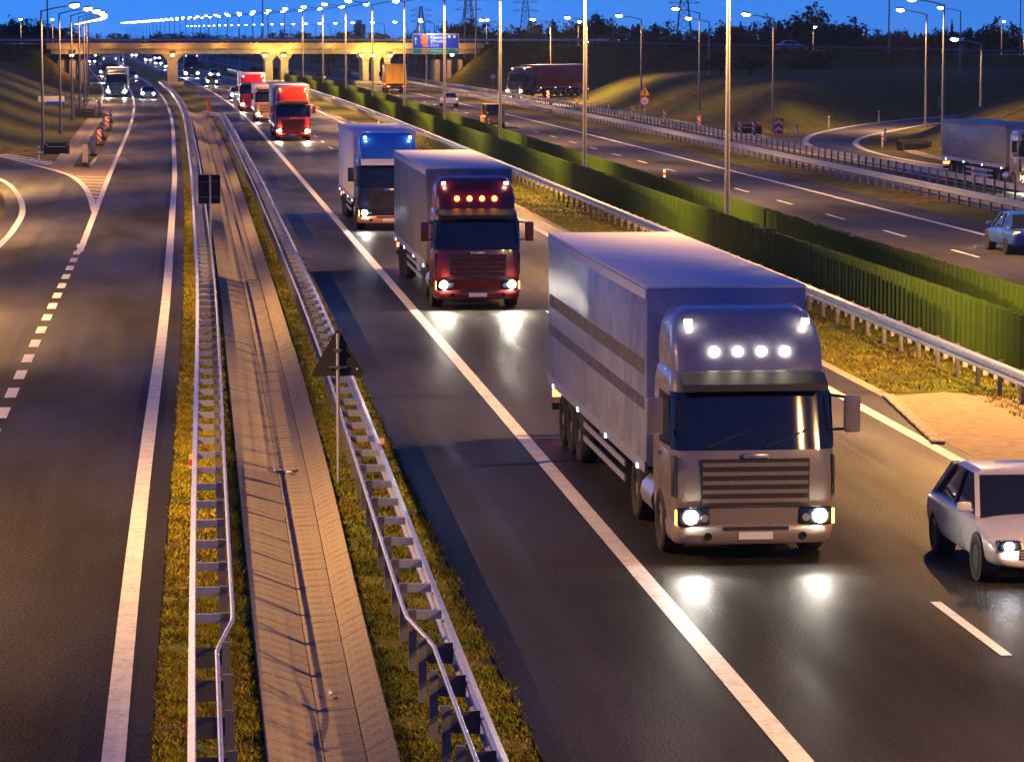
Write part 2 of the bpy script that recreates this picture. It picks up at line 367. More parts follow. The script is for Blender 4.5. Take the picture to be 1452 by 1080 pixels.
struct(polysheet('median_crossing_pavement', [P(*p)[:2] for p in [(1268, 562), (1340, 557), (1480, 570), (1560, 640), (1560, 745), (1330, 622)]], ZR+.006, paverM))
struct(ribbon('main_right_edge_strip', off(15.36), off(15.62), np.arange(20, 300, 10), .012, slabM))

def mark(name, o, parent):   # paint belongs to its road
    o.parent = parent; return o
O = bpy.data.objects
def solid(name, f, w, y0, y1, road, z=ZP):
    yy = np.concatenate([np.arange(y0, min(y1, 620), 5), np.arange(620, y1, 40)]) if y1 > 620 else np.arange(y0, y1+.1, 5)
    return ribbon(name, lambda Y: f(Y)-w/2, lambda Y: f(Y)+w/2, yy, z, paintM, O[road])
solid('edge_line', lambda Y: 6.78+S(Y), .27, -60, 1500, 'main_carriageway')
solid('edge_line', lambda Y: 14.47+S(Y), .27, -60, 1500, 'main_carriageway')
dash = MB().box(-.075, .075, 0, 4, 0, .004).mesh('lane_dash', paintM)
for k in range(-4, 40):
    y = 41.0+12.07*k; link('lane_dash', dash, O['main_carriageway'], (10.55+s(y), y, ZP), (0, 0, -math.atan((s(y+4)-s(y))/4)))
solid('edge_line', lambda Y: 31.4+S(Y), .27, -60, 1500, 'opposite_carriageway')
solid('edge_line', lambda Y: 24.1+S(Y), .25, -60, 1500, 'opposite_carriageway')
for k in range(-3, 32):
    y = 113.9+11.75*k; link('lane_dash', dash, O['opposite_carriageway'], (28.1+s(y), y, ZP))
solid('edge_line', lineR, .26, -60, 1200, 'left_carriageway')
leftline = lambda Y: np.interp(Y, [100, 125, 150, 182, 256, 350, 1500], [-3.4, -3.4, -3.45, -3.5, -3.5, -3.45, -3.45])+S(Y)
solid('edge_line', leftline, .24, 120, 1200, 'left_carriageway', ZP+.002)
solid('edge_line', lambda Y: -6.95+S(Y), .2, 345, 1200, 'left_carriageway')
dot = MB().box(-.125, .125, 0, 1.95, 0, .004).mesh('merge_dash', paintM)
for k in range(-12, 11):
    y = 84.0+3.85*k
    if y < 123: link('merge_dash', dot, O['left_carriageway'], (-3.62+.16*(y-64)/60, y, ZP))
strip_along('edge_line', outer, .28, ZP+.004, paintM, O['slip_road'])
strip_along('edge_line', inner, .26, ZP, paintM, O['slip_road'])
for k in range(9):            # hatch of the nose and the bank's side of the slip road
    y = 152+k*3.6; x1 = float(leftline(np.array(y))); x0 = float(np.interp(y, [146, 166, 182.6, 197], [-3.4, -4.3, -5.6, -8]))
    if x1-x0 > .15: strip_along('hatch_line', [(x0+.1, y+1.2), (x1-.08, y)], .35, ZP, paintM, O['gore_pavement'])
for k in range(8):
    t = k/7; p = (-7.6-t*3.4, 198+t*14); strip_along('hatch_line', [p, (p[0]+.6, p[1]+3.0)], .5, ZP, paintM, O['gore_pavement'])
strip_along('edge_line', ro_s, .45, ZP+.002, paintM, O['ramp_road'])
strip_along('edge_line', ri_s, .4, ZP+.002, paintM, O['ramp_road'])
solid('edge_line', lambda Y: 40.75+S(Y), .3, 130, 500, 'collector_road')
# kerb blocks along the crossing pavement
blk = MB().box(-.13, .13, -.35, .35, 0, .07).mesh('kerb_block', slabM, .012, 1)
a0, a1 = np.array(P(1268, 566)[:2]), np.array(P(1335, 628)[:2])
for k in range(12):
    p = a0+(a1-a0)*(k/11); link('kerb_block', blk, O['median_crossing_pavement'], (p[0]-.10, p[1], .012), (0, 0, -math.atan2(a1[0]-a0[0], a1[1]-a0[1])+random.uniform(-.05, .05)))
# long drain of concrete slabs between the two guard rails
dr = thing('drain_channel', 'shallow concrete slab drain running between the two near guard rails', 'drain')
FR = [0, .46, .78, 1.0]; FZ = [0.0, -.24, -.19, -.005]
slab = MB().box(-.5, .5, -.5, .5, -.05, 0).mesh('slab', slabM)
far = MB()
k = 0; y = 34.6
while y < 330:
    L_ = .5 if y < 85 else 1.0
    a, b = float(drL(y+L_/2)), float(drR(y+L_/2))
    for c in range(3):
        x0, x1 = a+(b-a)*FR[c], a+(b-a)*FR[c+1]; z0, z1 = FZ[c], FZ[c+1]
        w = math.hypot(x1-x0, z1-z0); tilt = -math.atan2(z1-z0, x1-x0); sh = math.atan2(float(drL(y+1)-drL(y)), 1)
        if y < 84.5:
            link('slab', slab, dr, ((x0+x1)/2, y+L_/2, (z0+z1)/2+random.uniform(-.003, .003)), (random.uniform(-.004, .004), tilt+random.uniform(-.006, .006), -sh+random.uniform(-.01, .01)), (w-.012, L_-random.uniform(.008, .016), 1))
        else:
            g = .012; far.add([(x0+g, y+g, z0), (x1-g, y+g, z1), (x1-g, y+L_-g, z1), (x0+g, y+L_-g, z0)], [(0, 1, 2, 3)])
    y += L_
stuff(far.build('slab', slabM, dr))
lm = MB()
for (px, py) in [(378, 668), (352, 397)]:
    c = P(px, py, -.2); n = 10
    for i in range(n):
        t0, t1 = math.pi*i/n, math.pi*(i+1)/n
        lm.bar((c[0]+.28-.28*math.cos(t0), c[1]-.12*math.sin(t0), -.2), (c[0]+.28-.28*math.cos(t1), c[1]-.12*math.sin(t1), -.2), .05, .05)
lm.build('lifting_hoop', darkst, dr)
pap = MB()
for (px, py, w) in [(388, 668, .14), (405, 671, .12), (465, 985, .05)]:
    c = P(px, py, -.18); pap.add([(c[0], c[1], -.17), (c[0]+w, c[1]-.04, -.15), (c[0]+w*1.1, c[1]+.12, -.16), (c[0]+.02, c[1]+.15, -.14)], [(0, 1, 2, 3)])
o = pap.build('litter', whiteP); tag(o, 'scraps of pale litter lying in the slab drain', 'litter')
# drain on the left, in front of the bank
dl = thing('drain_channel', 'narrow concrete slab drain at the foot of the left bank', 'drain')
y = 194
while y < 300:
    x = np.interp(y, [194, 300], [-6.45, -6.9]); link('slab', slab, dl, (x-.33, y+1, .045), (0, .10, 0), (.66, 1.97, 1)); link('slab', slab, dl, (x+.34, y+1, .045), (0, -.10, 0), (.66, 1.97, 1)); y += 2
y = 306
while y < 380:
    x = -7.9+s(y); link('slab', slab, dl, (x, y+1, .05), (0, 0, 0), (.9, 1.97, 1)); y += 2

# ------------------------------------------------------------------ guard rails
post_me = MB().box(-.05, .05, -.03, .03, 0, .78).mesh('post', mat('shade_darkened_post', (.20, .20, .21), .6, .4, noise=.2, nscale=6))  # near posts coloured darker than the beam to imitate their shaded faces
spacer_me = MB().box(0, 1, -.03, .03, -.012, .012).box(0, 1, -.03, -.022, -.10, -.012).mesh('spacer', steel)
plate_me = MB().add([(0, 0, 0), (.42, 0, -.02), (.30, 0, -.24), (0, 0, -.26), (0, .012, 0), (.42, .012, -.02), (.30, .012, -.24), (0, .012, -.26)],
                    [(0, 3, 2, 1), (4, 5, 6, 7), (0, 1, 5, 4), (1, 2, 6, 5), (2, 3, 7, 6), (3, 0, 4, 7)]).mesh('bracket', darkst)
refl_me = MB().box(-.04, .04, -.012, .012, 0, .26).mesh('reflector', mat('reflector_cream', (.75, .60, .25), .4))
reflr_me = MB().box(-.042, .042, -.014, .014, .06, .16).mesh('red_band', redP)
WB = [(0, .75), (.075, .71), (.075, .65), (.012, .61), (.012, .57), (.075, .53), (.075, .47), (0, .43), (-.012, .435), (.06, .475), (.06, .525), (0, .56), (0, .62), (.06, .655), (.06, .705), (-.012, .745)]
def guard_rail(label, f, face, y0, y1, ynear, back=.47, ladder=True, step=2.0, refl=()):
    """face = -1/+1: side (X) the beam shows to traffic; tube and posts stand on the other side"""
    g = thing('guard_rail', label, 'guard rail', (float(f(y0)), y0, 0))
    ox, oy = g.location.x, g.location.y
    yy = np.concatenate([np.arange(y0, min(y1, 260), 2), np.arange(max(y0, 260), y1+.1, 6)]) if y1 > 260 else np.arange(y0, y1+.1, 2)
    path = [(float(f(v))-ox, v-oy, 0) for v in yy]
    MB().sweep([(face*a, b) for a, b in WB], path).build('beam', steel, g)
    if ladder:
        def bk(v): return float(f(v))-face*np.interp(v, [0, 38.6, 40.6, 500], [.26, .26, back, back])
        pts = [(bk(v)-ox, v-oy, .74) for v in np.concatenate([np.arange(max(y0, 30), 44, .5), np.arange(44, y1, 4)])]
        MB().tube(pts, .028, 8).build('back_rail', steel, g)
    rest = MB(); v = y0+1
    while v < y1:
        x = float(f(v)); px = x-face*(back-.10 if ladder else .07)
        if v < ynear:
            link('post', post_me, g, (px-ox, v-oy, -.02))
            if ladder and v > 39.6:
                link('spacer', spacer_me, g, (x-ox, v-oy, .735), None, (-face*back, 1, 1))
            elif ladder:
                link('bracket', plate_me, g, (x-ox, v-oy, .70), None, (-face, 1, 1))
        else:
            rest.box(px-ox-.05, px-ox+.05, v-oy-.03, v-oy+.03, -.02, .7)
            if ladder: rest.box(min(x, x-face*back)-ox, max(x, x-face*back)-ox, v-oy-.03, v-oy+.03, .72, .745)
        v += step
    if rest.v: stuff(rest.build('post', steel, g))
    for ry in refl:
        r = link('reflector', refl_me, g, (float(f(ry))-ox+face*.09, ry-oy, .56)); link('red_band', reflr_me, r)
    return g
guard_rail('ladder-like steel guard rail beside the left carriageway, left of the slab drain', railLf, -1, 30.0, 470, 190, refl=(56.2, 152))
endR = lambda Y: railRf(Y)-np.clip((np.asarray(Y, float)-284)/14, 0, 1)**1.5*1.4
guard_rail('ladder-like steel guard rail right of the slab drain, beside the main carriageway', endR, 1, 30.0, 298, 190, refl=(58.0, 157, 246))
guard_rail('bluish guard rail along the grass verge in front of the green screens', off(17.95), -1, 60, 620, 250, ladder=False, refl=())
guard_rail('near one of two guard rails right of the opposite carriageway', off(35.7), -1, 118, 560, 330, ladder=False)
guard_rail('far one of two guard rails, along the collector road', off(39.5), 1, 118, 560, 330, ladder=False, refl=(160,))

# ------------------------------------------------------------------ green anti-glare screens
bl = MB()
for (xa, ya), (xb, yb) in zip([(-.12, .05), (-.07, .0), (0, -.02), (.07, .0)], [(-.07, .0), (0, -.02), (.07, .0), (.12, .05)]):
    za, zb = 1.70-abs(xa)*.35, 1.70-abs(xb)*.35
    bl.add([(xa, ya, .18), (xb, yb, .18), (xb, yb, zb), (xa, ya, za), (xa, ya+.012, .18), (xb, yb+.012, .18), (xb, yb+.012, zb), (xa, ya+.012, za)], [(0, 1, 2, 3), (7, 6, 5, 4), (3, 2, 6, 7), (1, 5, 6, 2), (0, 3, 7, 4)])
blade_me = bl.mesh('blade', greenblade)
def screen(label, x0, y0, y1):
    g = thing('anti_glare_screen', label, 'screen', (x0, y0, 0)); rest = MB()
    yy = np.arange(y0, y1, .5)
    base = [(x0+s(v)-x0, v-y0, 0) for v in np.arange(y0, y1+1, 6)]
    MB().sweep([(-.05, .08), (.05, .08), (.05, .19), (-.05, .19)], base).build('base_rail', steel, g)
    for i, v in enumerate(yy):
        rz = R(6)+random.uniform(-.05, .05)
        if i < 300: link('blade', blade_me, g, (s(v), v-y0, random.uniform(-.012, .012)), (random.uniform(-.02, .02), random.uniform(-.012, .012), rz))
        else:
            c, d = math.cos(rz)*.14, math.sin(rz)*.14; x = s(v)
            rest.add([(x-c, v-y0-d, .18), (x+c, v-y0+d, .18), (x+c, v-y0+d, 1.68), (x-c, v-y0-d, 1.68)], [(0, 1, 2, 3)])
    stuff(rest.build('blade', greenblade, g))
    ft = MB()
    for v in np.arange(y0, min(y1, 300), 1.0): ft.box(s(v)-.16, s(v)-.05, v-y0-.04, v-y0+.04, 0, .26)
    stuff(ft.build('foot', whiteP, g))
screen('near green anti-glare screen of upright blades behind the verge guard rail', 18.8, 66, 560)
screen('far green anti-glare screen of upright blades beside the opposite carriageway', 20.85, 66, 560)

# ------------------------------------------------------------------ street lamps
SOD = (1.0, .50, .14)
def lamp_meshes(h, arms, L_, tagn):
    d = {}
    d['pole'] = MB().cyl((0, 0, 0), (0, 0, h), .11, .055, 10).mesh('pole', postM)
    d['foot'] = MB().box(-.2, .2, -.2, .2, 0, .06).cyl((0, 0, .06), (0, 0, .55), .14, .13, 10).mesh('foot', postM)
    d['arm'] = MB().cyl((0, 0, h-.05), (L_*.5, 0, h+.18), .045, .04, 8).cyl((L_*.5, 0, h+.18), (L_, 0, h+.32), .04, .035, 8).mesh('arm', postM)
    hd = MB(); n = 10
    for a, b, r0, r1 in ((-.35, -.2, .06, .13), (-.2, .2, .13, .15), (.2, .42, .15, .05)):
        hd.cyl((a, 0, .04), (b, 0, .06), r0, r1, n)
    d['housing'] = hd.mesh('housing', darkst)
    ln = MB(); vs = []; m = 8
    for j in range(5):
        t = j/4*math.pi/2
        for i in range(m): vs.append((.02+.24*math.cos(t)*math.cos(2*math.pi*i/m), .15*math.cos(t)*math.sin(2*math.pi*i/m), .02-.15*math.sin(t)))
    ln.add(vs, [(j*m+i, j*m+(i+1) % m, (j+1)*m+(i+1) % m, (j+1)*m+i) for j in range(4) for i in range(m)], True)
    d['lens'] = ln.mesh('lens', lampE); lf = ln.mesh('lens', lampFar); d['lens_far'] = lf
    return d
LM = {}
NL = [0]
def street_lamp(label, loc, h, angs, L_=2.0, group=None, power=1500, far=False):
    key = (round(h, 1), L_)
    if key not in LM: LM[key] = lamp_meshes(h, angs, L_, '')
    d = LM[key]; t = thing('street_lamp', label, 'street lamp', loc, 0, group)
    link('pole', d['pole'], t)
    if not far: link('foot', d['foot'], t)
    for a in angs:
        link('arm', d['arm'], t, rot=(0, 0, a))
        p = (math.cos(a)*(L_+.25), math.sin(a)*(L_+.25), h+.36)
        hd = link('lamp_head', d['housing'], t, p, (0, R(-6), a)); link('lens', d['lens_far' if far else 'lens'], hd, scale=(1.5, 1.5, 1.5) if far else (1.45, 1.45, 1.45))
        if power:
            l = bpy.data.lights.new('bulb', 'SPOT'); l.energy = power; l.color = SOD; l.shadow_soft_size = .10; l.spot_size = R(152); l.spot_blend = .5
            link('bulb', l, t, (p[0], p[1], p[2]-.30)); NL[0] += 1
    return t
ORD = ['first', 'second', 'third', 'fourth', 'fifth', 'sixth', 'seventh', 'eighth', 'ninth', 'tenth', 'eleventh', 'twelfth', 'thirteenth', 'fourteenth', 'fifteenth']
PI = math.pi
POW = 1900
for k in range(-2, 36):
    y = 115.5+40.8*k-(3 if k < 0 else 0); x = 19.4+s(y)
    if y < 90: lab = 'tall double-armed street lamp in the median, %s before the frame begins' % ['one', 'two', 'three'][-k-1]
    elif k < 11: lab = '%s tall double-armed street lamp from the camera between the green screens' % ORD[k]
    else: lab = 'tiny double-armed street lamp of the median row far beyond the bridge'
    street_lamp(lab, (x, y, 0), 10.3, (PI, 0), 2.0, 'median street lamps', POW if y < 480 else 0, k >= 11)
for k, (x, y) in enumerate([(-11.2, 53), (-11.2, 95), (-13, 136), (-13.5, 178)]):
    street_lamp('single-armed street lamp left of the left carriageway, outside the frame, %s from the camera' % ORD[k], (x, y, gh(x, y)), 9.3, (0,), 2.0, 'left street lamps', 2900)
yl_ = [219.7, 256.5, 292, 328, 364, 400]
for k in range(18):
    y = yl_[k] if k < 6 else 400+60*(k-5); x = -8.5-.3*(k if k < 6 else 5)/5+s(y)
    lab = '%s single-armed street lamp from the left edge on the left bank' % ORD[k] if k < 8 else 'distant single-armed street lamp in the glowing row over the left carriageway'
    street_lamp(lab, (x, y, gh(x, y)-.02), 9.2, (0,), 1.9, 'left street lamps', 800 if y < 420 else 0, k >= 6)
rr_ = [(46.6, 256.2, 'leaning over the chevron sign'), (47, 295.3, 'between two striped beacons at the foot of the right bank'), (45.4, 321.2, 'beside the yellow warning triangle'), (45.2, 362, 'just right of the red lorry'), (45.5, 400, 'in front of the red lorry')]
for k, (x, y, w) in enumerate(rr_):
    street_lamp('single-armed street lamp '+w, (x, y, gh(x, y)-.03), 8.8, (PI,), 1.9, 'right street lamps', 420 if k < 3 else 2600)
for k in range(26):
    y = 441+40*k; x = 45.3+s(y)
    street_lamp('small single-armed street lamp right of the blue direction sign' if k == 0 else 'tiny single-armed street lamp of the right row behind the bridge', (x, y, 0 if y > 495 or y < 455 else gh(x, y)-.05), 8.8, (PI,), 1.9, 'right street lamps', 0, True)
for (u, v, Y, z, h, lab, pw) in [(1312, 182, 264, None, 9.2, 'single-armed street lamp on the inside of the ramp bend', 1000), (1336, 215, 213.7, None, 9.2, 'single-armed street lamp on the near side of the grassy mound', 900),
        (1361, 106, 343, None, 6.6, 'street lamp on the dark field left of the far right pole', 0), (1391, 128, 256, None, 5.2, 'street lamp on the crest of the grassy mound at right', 300),
        (1005, 106, 343, None, 5.6, 'street lamp on the dark field between two bushes', 0)]:
    x, yy, z = Q(u, v, Y); z = gh(x, Y)-.03
    street_lamp(lab, (x, Y, z), h, (PI,), 1.9, 'right street lamps', pw)
for u in (1153, 820, 690, 30, 1452, 75, 595, 1420):
    x = Q(u, 60, 484)[0]; street_lamp({1153: 'small street lamp on the crossing road below the large round tree', 820: 'small street lamp on the crossing road above the red lorry', 690: 'small street lamp at the right end of the bridge', 30: 'small street lamp on the crossing road at the left frame edge', 1452: 'small street lamp on the crossing road at the right frame edge', 75: 'small street lamp on the crossing road behind the first left lamp', 595: 'small street lamp on the bridge above the blue sign', 1420: 'small street lamp on the crossing road beside the dark tree at right'}[u], (x, 484, float(crossZ(x))-.1), 3.2 if u not in (1420,) else 4.6, (-PI/2,), 1.0, 'crossing road street lamps', 90, True)

# ------------------------------------------------------------------ bridge
br = thing('bridge', 'long concrete road bridge crossing the whole motorway in the background', 'bridge', (0, 471, 0))
MB().box(-17, 43.5, 0, 13, 4.45, 5.25).build('girder', concM, br, .05, 1)
MB().box(-17.5, 44, -.6, 13.6, 5.25, 5.9).build('deck', concM, br, .04, 1)
MB().box(-17.5, 44, -.75, -.6, 5.2, 6.02).build('fascia', mat('fascia_paint', (.55, .42, .20), .6, noise=.15, nscale=1), br)
rl = MB()
for z in (6.25, 6.6, 6.92): rl.box(-30, 60, -.5, -.44, z-.03, z+.03)
x = -30
while x < 60: rl.box(x-.035, x+.035, -.51, -.43, 5.85, 6.95); x += 1.0
stuff(rl.build('railing', darkst, br))
MB().box(-40, 62, .9, .98, 6.25, 6.6).build('barrier_beam', steel, br)
def pier(xs, w, z1=4.45, y0=1.5, y1=11.5, cap=True):
    for x in xs:
        MB().box(x-w/2, x+w/2, y0, y1, -.1, 3.6).build('pier', concM, br, .06, 2)
        if cap: MB().add([(x-w/2-.02, y0-.02, 3.55), (x+w/2+.02, y0-.02, 3.55), (x+w/2+.02, y1, 3.55), (x-w/2-.02, y1, 3.55), (x-w-.1, y0-.3, z1), (x+w+.1, y0-.3, z1), (x+w+.1, y1, z1), (x-w-.1, y1, z1)],
                [(0, 3, 2, 1), (4, 5, 6, 7), (0, 1, 5, 4), (1, 2, 6, 5), (2, 3, 7, 6), (3, 0, 4, 7)]).build('pier_cap', concM, br)
pier([0.0], 1.5)
pier([13.6, 15.8], 1.1)
pier([27.3, 28.9, 30.4], .85)
pier([-12.4, -14.0, -15.6], .9, cap=False)
pier([37.6, 39.2, 40.8], .6, cap=False)
MB().box(-1.6, 1.6, .4, 12, -.05, .55).build('pier_base', concM, br, .05, 1)
MB().box(12.4, 17, .4, 12, -.05, .75).build('pier_base', concM, br, .05, 1)
MB().box(25.8, 31.6, .4, 12, -.05, .6).build('pier_base', concM, br, .05, 1)
fx = MB().box(-.25, .25, -.12, .12, -.1, .1).mesh('housing', darkst); fl = MB().box(-.22, .22, -.135, -.12, -.09, .09).mesh('lens', mat('floodlamp_lens', (.9, .8, .5), .4, emit=(1, .78, .38), estr=9, sample=False))
for i, (x, lab) in enumerate([(13.0, 'floodlight on the left of the yellow lit pier'), (15.6, 'floodlight on the right of the yellow lit pier'), (26.6, 'floodlight left of the triple pier'), (28.2, 'floodlight on the middle of the triple pier'), (30.6, 'floodlight right of the triple pier')]):
    t = thing('floodlight', lab+' under the bridge', 'floodlight', (x, 470.2, 4.25), 0, 'bridge floodlights')
    link('housing', fx, t); link('lens', fl, t); l = bpy.data.lights.new('bulb', 'POINT'); l.energy = 75; l.color = (1, .56, .10); l.shadow_soft_size = .1
    link('bulb', l, t, (0, -.8, -.25))
for x, lab in [(-14.0, 'floodlight on the orange lit left piers under the bridge'), (0.0, 'floodlight on the single pier between the carriageways under the bridge'), (39.4, 'floodlight on the right end piers under the bridge')]:
    t = thing('floodlight', lab, 'floodlight', (x, 470.2, 4.3), 0, 'bridge floodlights')
    link('housing', fx, t); link('lens', fl, t); l = bpy.data.lights.new('bulb', 'POINT'); l.energy = 60; l.color = (1, .42, .07); l.shadow_soft_size = .1
    link('bulb', l, t, (0, -1.1, -.6))
# small lamps over the fascia
for i in range(9):
    x = -9+i*5.2; t = thing('fascia_lamp', 'small lamp lighting the outer edge of the bridge deck', 'lamp', (x, 468.9, 5.35), 0, 'bridge edge lamps')
    MB().box(-.08, .08, -.08, .08, -.06, .06).cyl((0, 0, 0), (0, 1.2, -.1), .03, .03, 6).build('fitting', darkst, t)
    l = bpy.data.lights.new('bulb', 'POINT'); l.energy = 13 if 2 < i else 5; l.color = (1, .55, .12); l.shadow_soft_size = .08; link('bulb', l, t, (0, .15, .15))
# crossing road rails and road surface on the embankments
cr = MB(); xs = np.arange(44, 420, 6)
for a, b in zip(xs[:-1], xs[1:]): cr.add([(a, 470.5, crossZ(a)), (b, 470.5, crossZ(b)), (b, 485, crossZ(b)), (a, 485, crossZ(a))], [(0, 1, 2, 3)])
cr.box(-260, -17.5, 470.5, 485, 5.80, 5.88)
struct(cr.build('crossing_road', asph_opp))
def xrail(label, x0, x1):
    t = thing('guard_rail', label, 'guard rail', (x0, 470.9, float(crossZ(x0)))); z0 = float(crossZ(x0)); m = MB(); p = MB()
    xx = np.arange(x0, x1, 4)
    for a, b in zip(xx[:-1], xx[1:]):
        za, zb = float(crossZ(a))-z0, float(crossZ(b))-z0
        m.add([(a-x0, 0, za+.4), (b-x0, 0, zb+.4), (b-x0, 0, zb+.75), (a-x0, 0, za+.75), (a-x0, .06, za+.4), (b-x0, .06, zb+.4), (b-x0, .06, zb+.75), (a-x0, .06, za+.75)], [(0, 1, 2, 3), (7, 6, 5, 4), (3, 2, 6, 7), (0, 4, 5, 1)])
        p.box(a-x0-.05, a-x0+.05, .06, .12, za-.1, za+.7)
    m.build('beam', darkst, t); stuff(p.build('post', darkst, t))
xrail('far guard rail along the crossing road on the right horizon', 62, 260)
xrail('far guard rail along the crossing road at the left frame edge', -120, -41)

# ------------------------------------------------------------------ vehicles
def paint(name, col, rough=.3, coat=.4):
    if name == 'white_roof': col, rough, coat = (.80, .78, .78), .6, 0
    return mat('paint_'+name, col, rough, 0, .5, coat=coat, noise=.06, nscale=1.5)
def wheel_meshes(r, w):
    n = 20; prof = [(r*.62, -w/2), (r*.93, -w/2), (r, -w*.36), (r, w*.36), (r*.93, w/2), (r*.62, w/2)]
    ty = MB(); vs = [(z, rr*math.cos(2*PI*i/n), rr*math.sin(2*PI*i/n)) for rr, z in prof for i in range(n)]; m = len(prof)
    ty.add(vs, [(j*n+i, j*n+(i+1) % n, ((j+1) % m)*n+(i+1) % n, ((j+1) % m)*n+i) for j in range(m) for i in range(n)], True)
    rm = MB(); rm.cyl((-w*.30, 0, 0), (w*.30, 0, 0), r*.62, r*.62, n); rm.cyl((-w*.42, 0, 0), (w*.42, 0, 0), r*.22, r*.22, 10)
    return ty.mesh('tyre', rubber), rm.mesh('rim', chrome)
WT = wheel_meshes(.50, .34); WC = wheel_meshes(.32, .21)
def wheel(t, x, y, tr, kind):
    ty, rm = kind; w = link('wheel', ty, t, (x, y, tr)); link('rim', rm, w); return w
def slab_panel(pts, th):
    """thin panel: polygon of 3-D points given an outward thickness vector th"""
    n = len(pts); a = [Vector(p) for p in pts]; th = Vector(th); b = [p+th for p in a]; mb = MB()
    return mb.add(a+b, [tuple(range(n))[::-1], tuple(range(n, 2*n))]+[(i, (i+1) % n, n+(i+1) % n, n+i) for i in range(n)])
def cab_loft(levels, yr, name, m, t, wrap=None, push=0.0):
    """levels (z, y of the front, half width); rounded front corners; wrap limits the plan to a front band"""
    prof = [(1.0, None), (1.0, .42), (.985, .20), (.93, .075), (.80, .02), (.45, -.012), (0, -.02)]
    if wrap: prof = [(1.0, wrap)]+[p for p in prof[1:] if p[1] < wrap]
    n = 0; mb = MB(); rowsv = []
    for z, yf, w in levels:
        half = [(w*a, (yr if q is None else yf+q)) for a, q in prof]
        row = [(-x-(push if q_ else push), y-push, z) for (x, y), q_ in zip(half, prof)]+[(x+push, y-push, z) for x, y in half[-2::-1]]
        rowsv += row; n = len(row)
    k = len(levels)
    mb.add(rowsv, [(j*n+i, j*n+i+1, (j+1)*n+i+1, (j+1)*n+i) for j in range(k-1) for i in range(n-1)], True)
    if not wrap:
        mb.add(rowsv, [(j*n+n-1, j*n, (j+1)*n, (j+1)*n+n-1) for j in range(k-1)])
        mb.add(rowsv[:n], [tuple(range(n))]); mb.add(rowsv[(k-1)*n:], [tuple(range(n))[::-1]])
    return mb.build(name, m, t)
CACHE = {}
def truck(label, loc, rz, cab, box, L_=16.2, H=3.95, roof=None, fairing=None, boxmat=None, roof_lamps=None, nlamps=4, head=headE, front=True, cat='lorry', fh=3.75, stripe=None, semi=True, straps=0, visor=None, lit=0, low=None, rear='doors'):
    if rz == 0 and loc[1] > 340: head = headB
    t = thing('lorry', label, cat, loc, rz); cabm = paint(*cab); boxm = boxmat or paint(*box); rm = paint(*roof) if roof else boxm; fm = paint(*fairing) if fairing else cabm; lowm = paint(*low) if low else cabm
    # cab
    cab_loft([(.60, .03, 1.21), (.95, .0, 1.235), (1.30, .0, 1.24), (1.66, .05, 1.24), (2.62, .32, 1.215), (2.80, .42, 1.18), (2.94, .62, 1.08), (2.99, .9, .95)], 2.1, 'cab', cabm, t)
    k_ = (fh-2.9)/.85
    cab_loft([(2.84, .50, 1.15), (2.9+.25*k_, .60, 1.16), (2.9+.55*k_, .84, 1.12), (2.9+.75*k_, 1.08, 1.04), (2.9+.83*k_, 1.30, .94), (fh, 1.6, .8)], 2.12, 'roof_fairing', fm, t)
    MB().box(-1.21, 1.21, .85, 2.08, .58, .9).build('cab_skirt', lowm, t, .03, 2)
    ws = cab_loft([(1.71, .062, 1.236), (2.0, .144, 1.23), (2.3, .228, 1.222), (2.56, .30, 1.216)], 2, 'windscreen', glass, t, wrap=.24, push=.006)
    MB().bar((-.75, .02, 1.75), (-.1, .10, 2.0), .02).bar((.15, .02, 1.75), (.8, .10, 2.0), .02).build('wiper', black, ws)
    MB().prism([(.20, 2.62), (.02, 2.60), (.04, 2.70), (.38, 2.84)], -1.1, 1.1).build('sun_visor', visor or black, t)
    for sx in (-1, 1):
        slab_panel([(sx*1.232, .30, 1.75), (sx*1.232, 1.45, 1.70), (sx*1.232, 1.45, 2.5), (sx*1.232, .52, 2.5)], (sx*.012, 0, 0)).build('side_window', glass, t)
        d = slab_panel([(sx*1.231, .62, 1.0), (sx*1.231, 1.55, 1.0), (sx*1.231, 1.55, 1.66), (sx*1.231, .42, 1.66)], (sx*.010, 0, 0)).build('door', cabm, t, .004, 1)
        MB().box(sx*1.243-.012, sx*1.243+.012, 1.3, 1.5, 1.5, 1.54).build('handle', black, d)
        mi = MB().box(sx*1.5-.12, sx*1.5+.12, .12, .26, 1.95, 2.5).build('mirror', cabm if lit else black, t, .03, 2)
        MB().bar((sx*1.2, .30, 2.5), (sx*1.5, .2, 2.46), .04).bar((sx*1.2, .28, 1.98), (sx*1.5, .2, 2.0), .04).build('arm', black, mi)
        hl = MB().box(sx*.93-.26, sx*.93+.24, -.035, .12, .585, .85).build('headlight', glass, t, .03, 2); MB().cyl((sx*.98, -.055, .72), (sx*.98, -.03, .72), .105, .10, 14).build('lens', head, hl); MB().cyl((sx*.77, -.05, .70), (sx*.77, -.03, .70), .06, .06, 10).build('reflector_bowl', chrome, hl)
        MB().box(sx*1.165-.04, sx*1.165+.04, -.02, .05, .60, .82).build('indicator', amberE, t)
        wheel(t, sx*1.08, 1.36, .50, WT)
        MB().tube([(sx*1.1, 1.36+.62*math.cos(a), .5+.6*math.sin(a)) for a in np.linspace(0, PI, 9)], .05, 6).build('wheel_arch', black, t)
    bpr = cab_loft([(.30, .02, 1.19), (.36, -.04, 1.22), (.54, -.05, 1.235), (.60, .0, 1.23)], .85, 'bumper', lowm, t)
    MB().box(-.5, .5, -.085, -.06, .52, .57).build('air_slot', black, bpr)
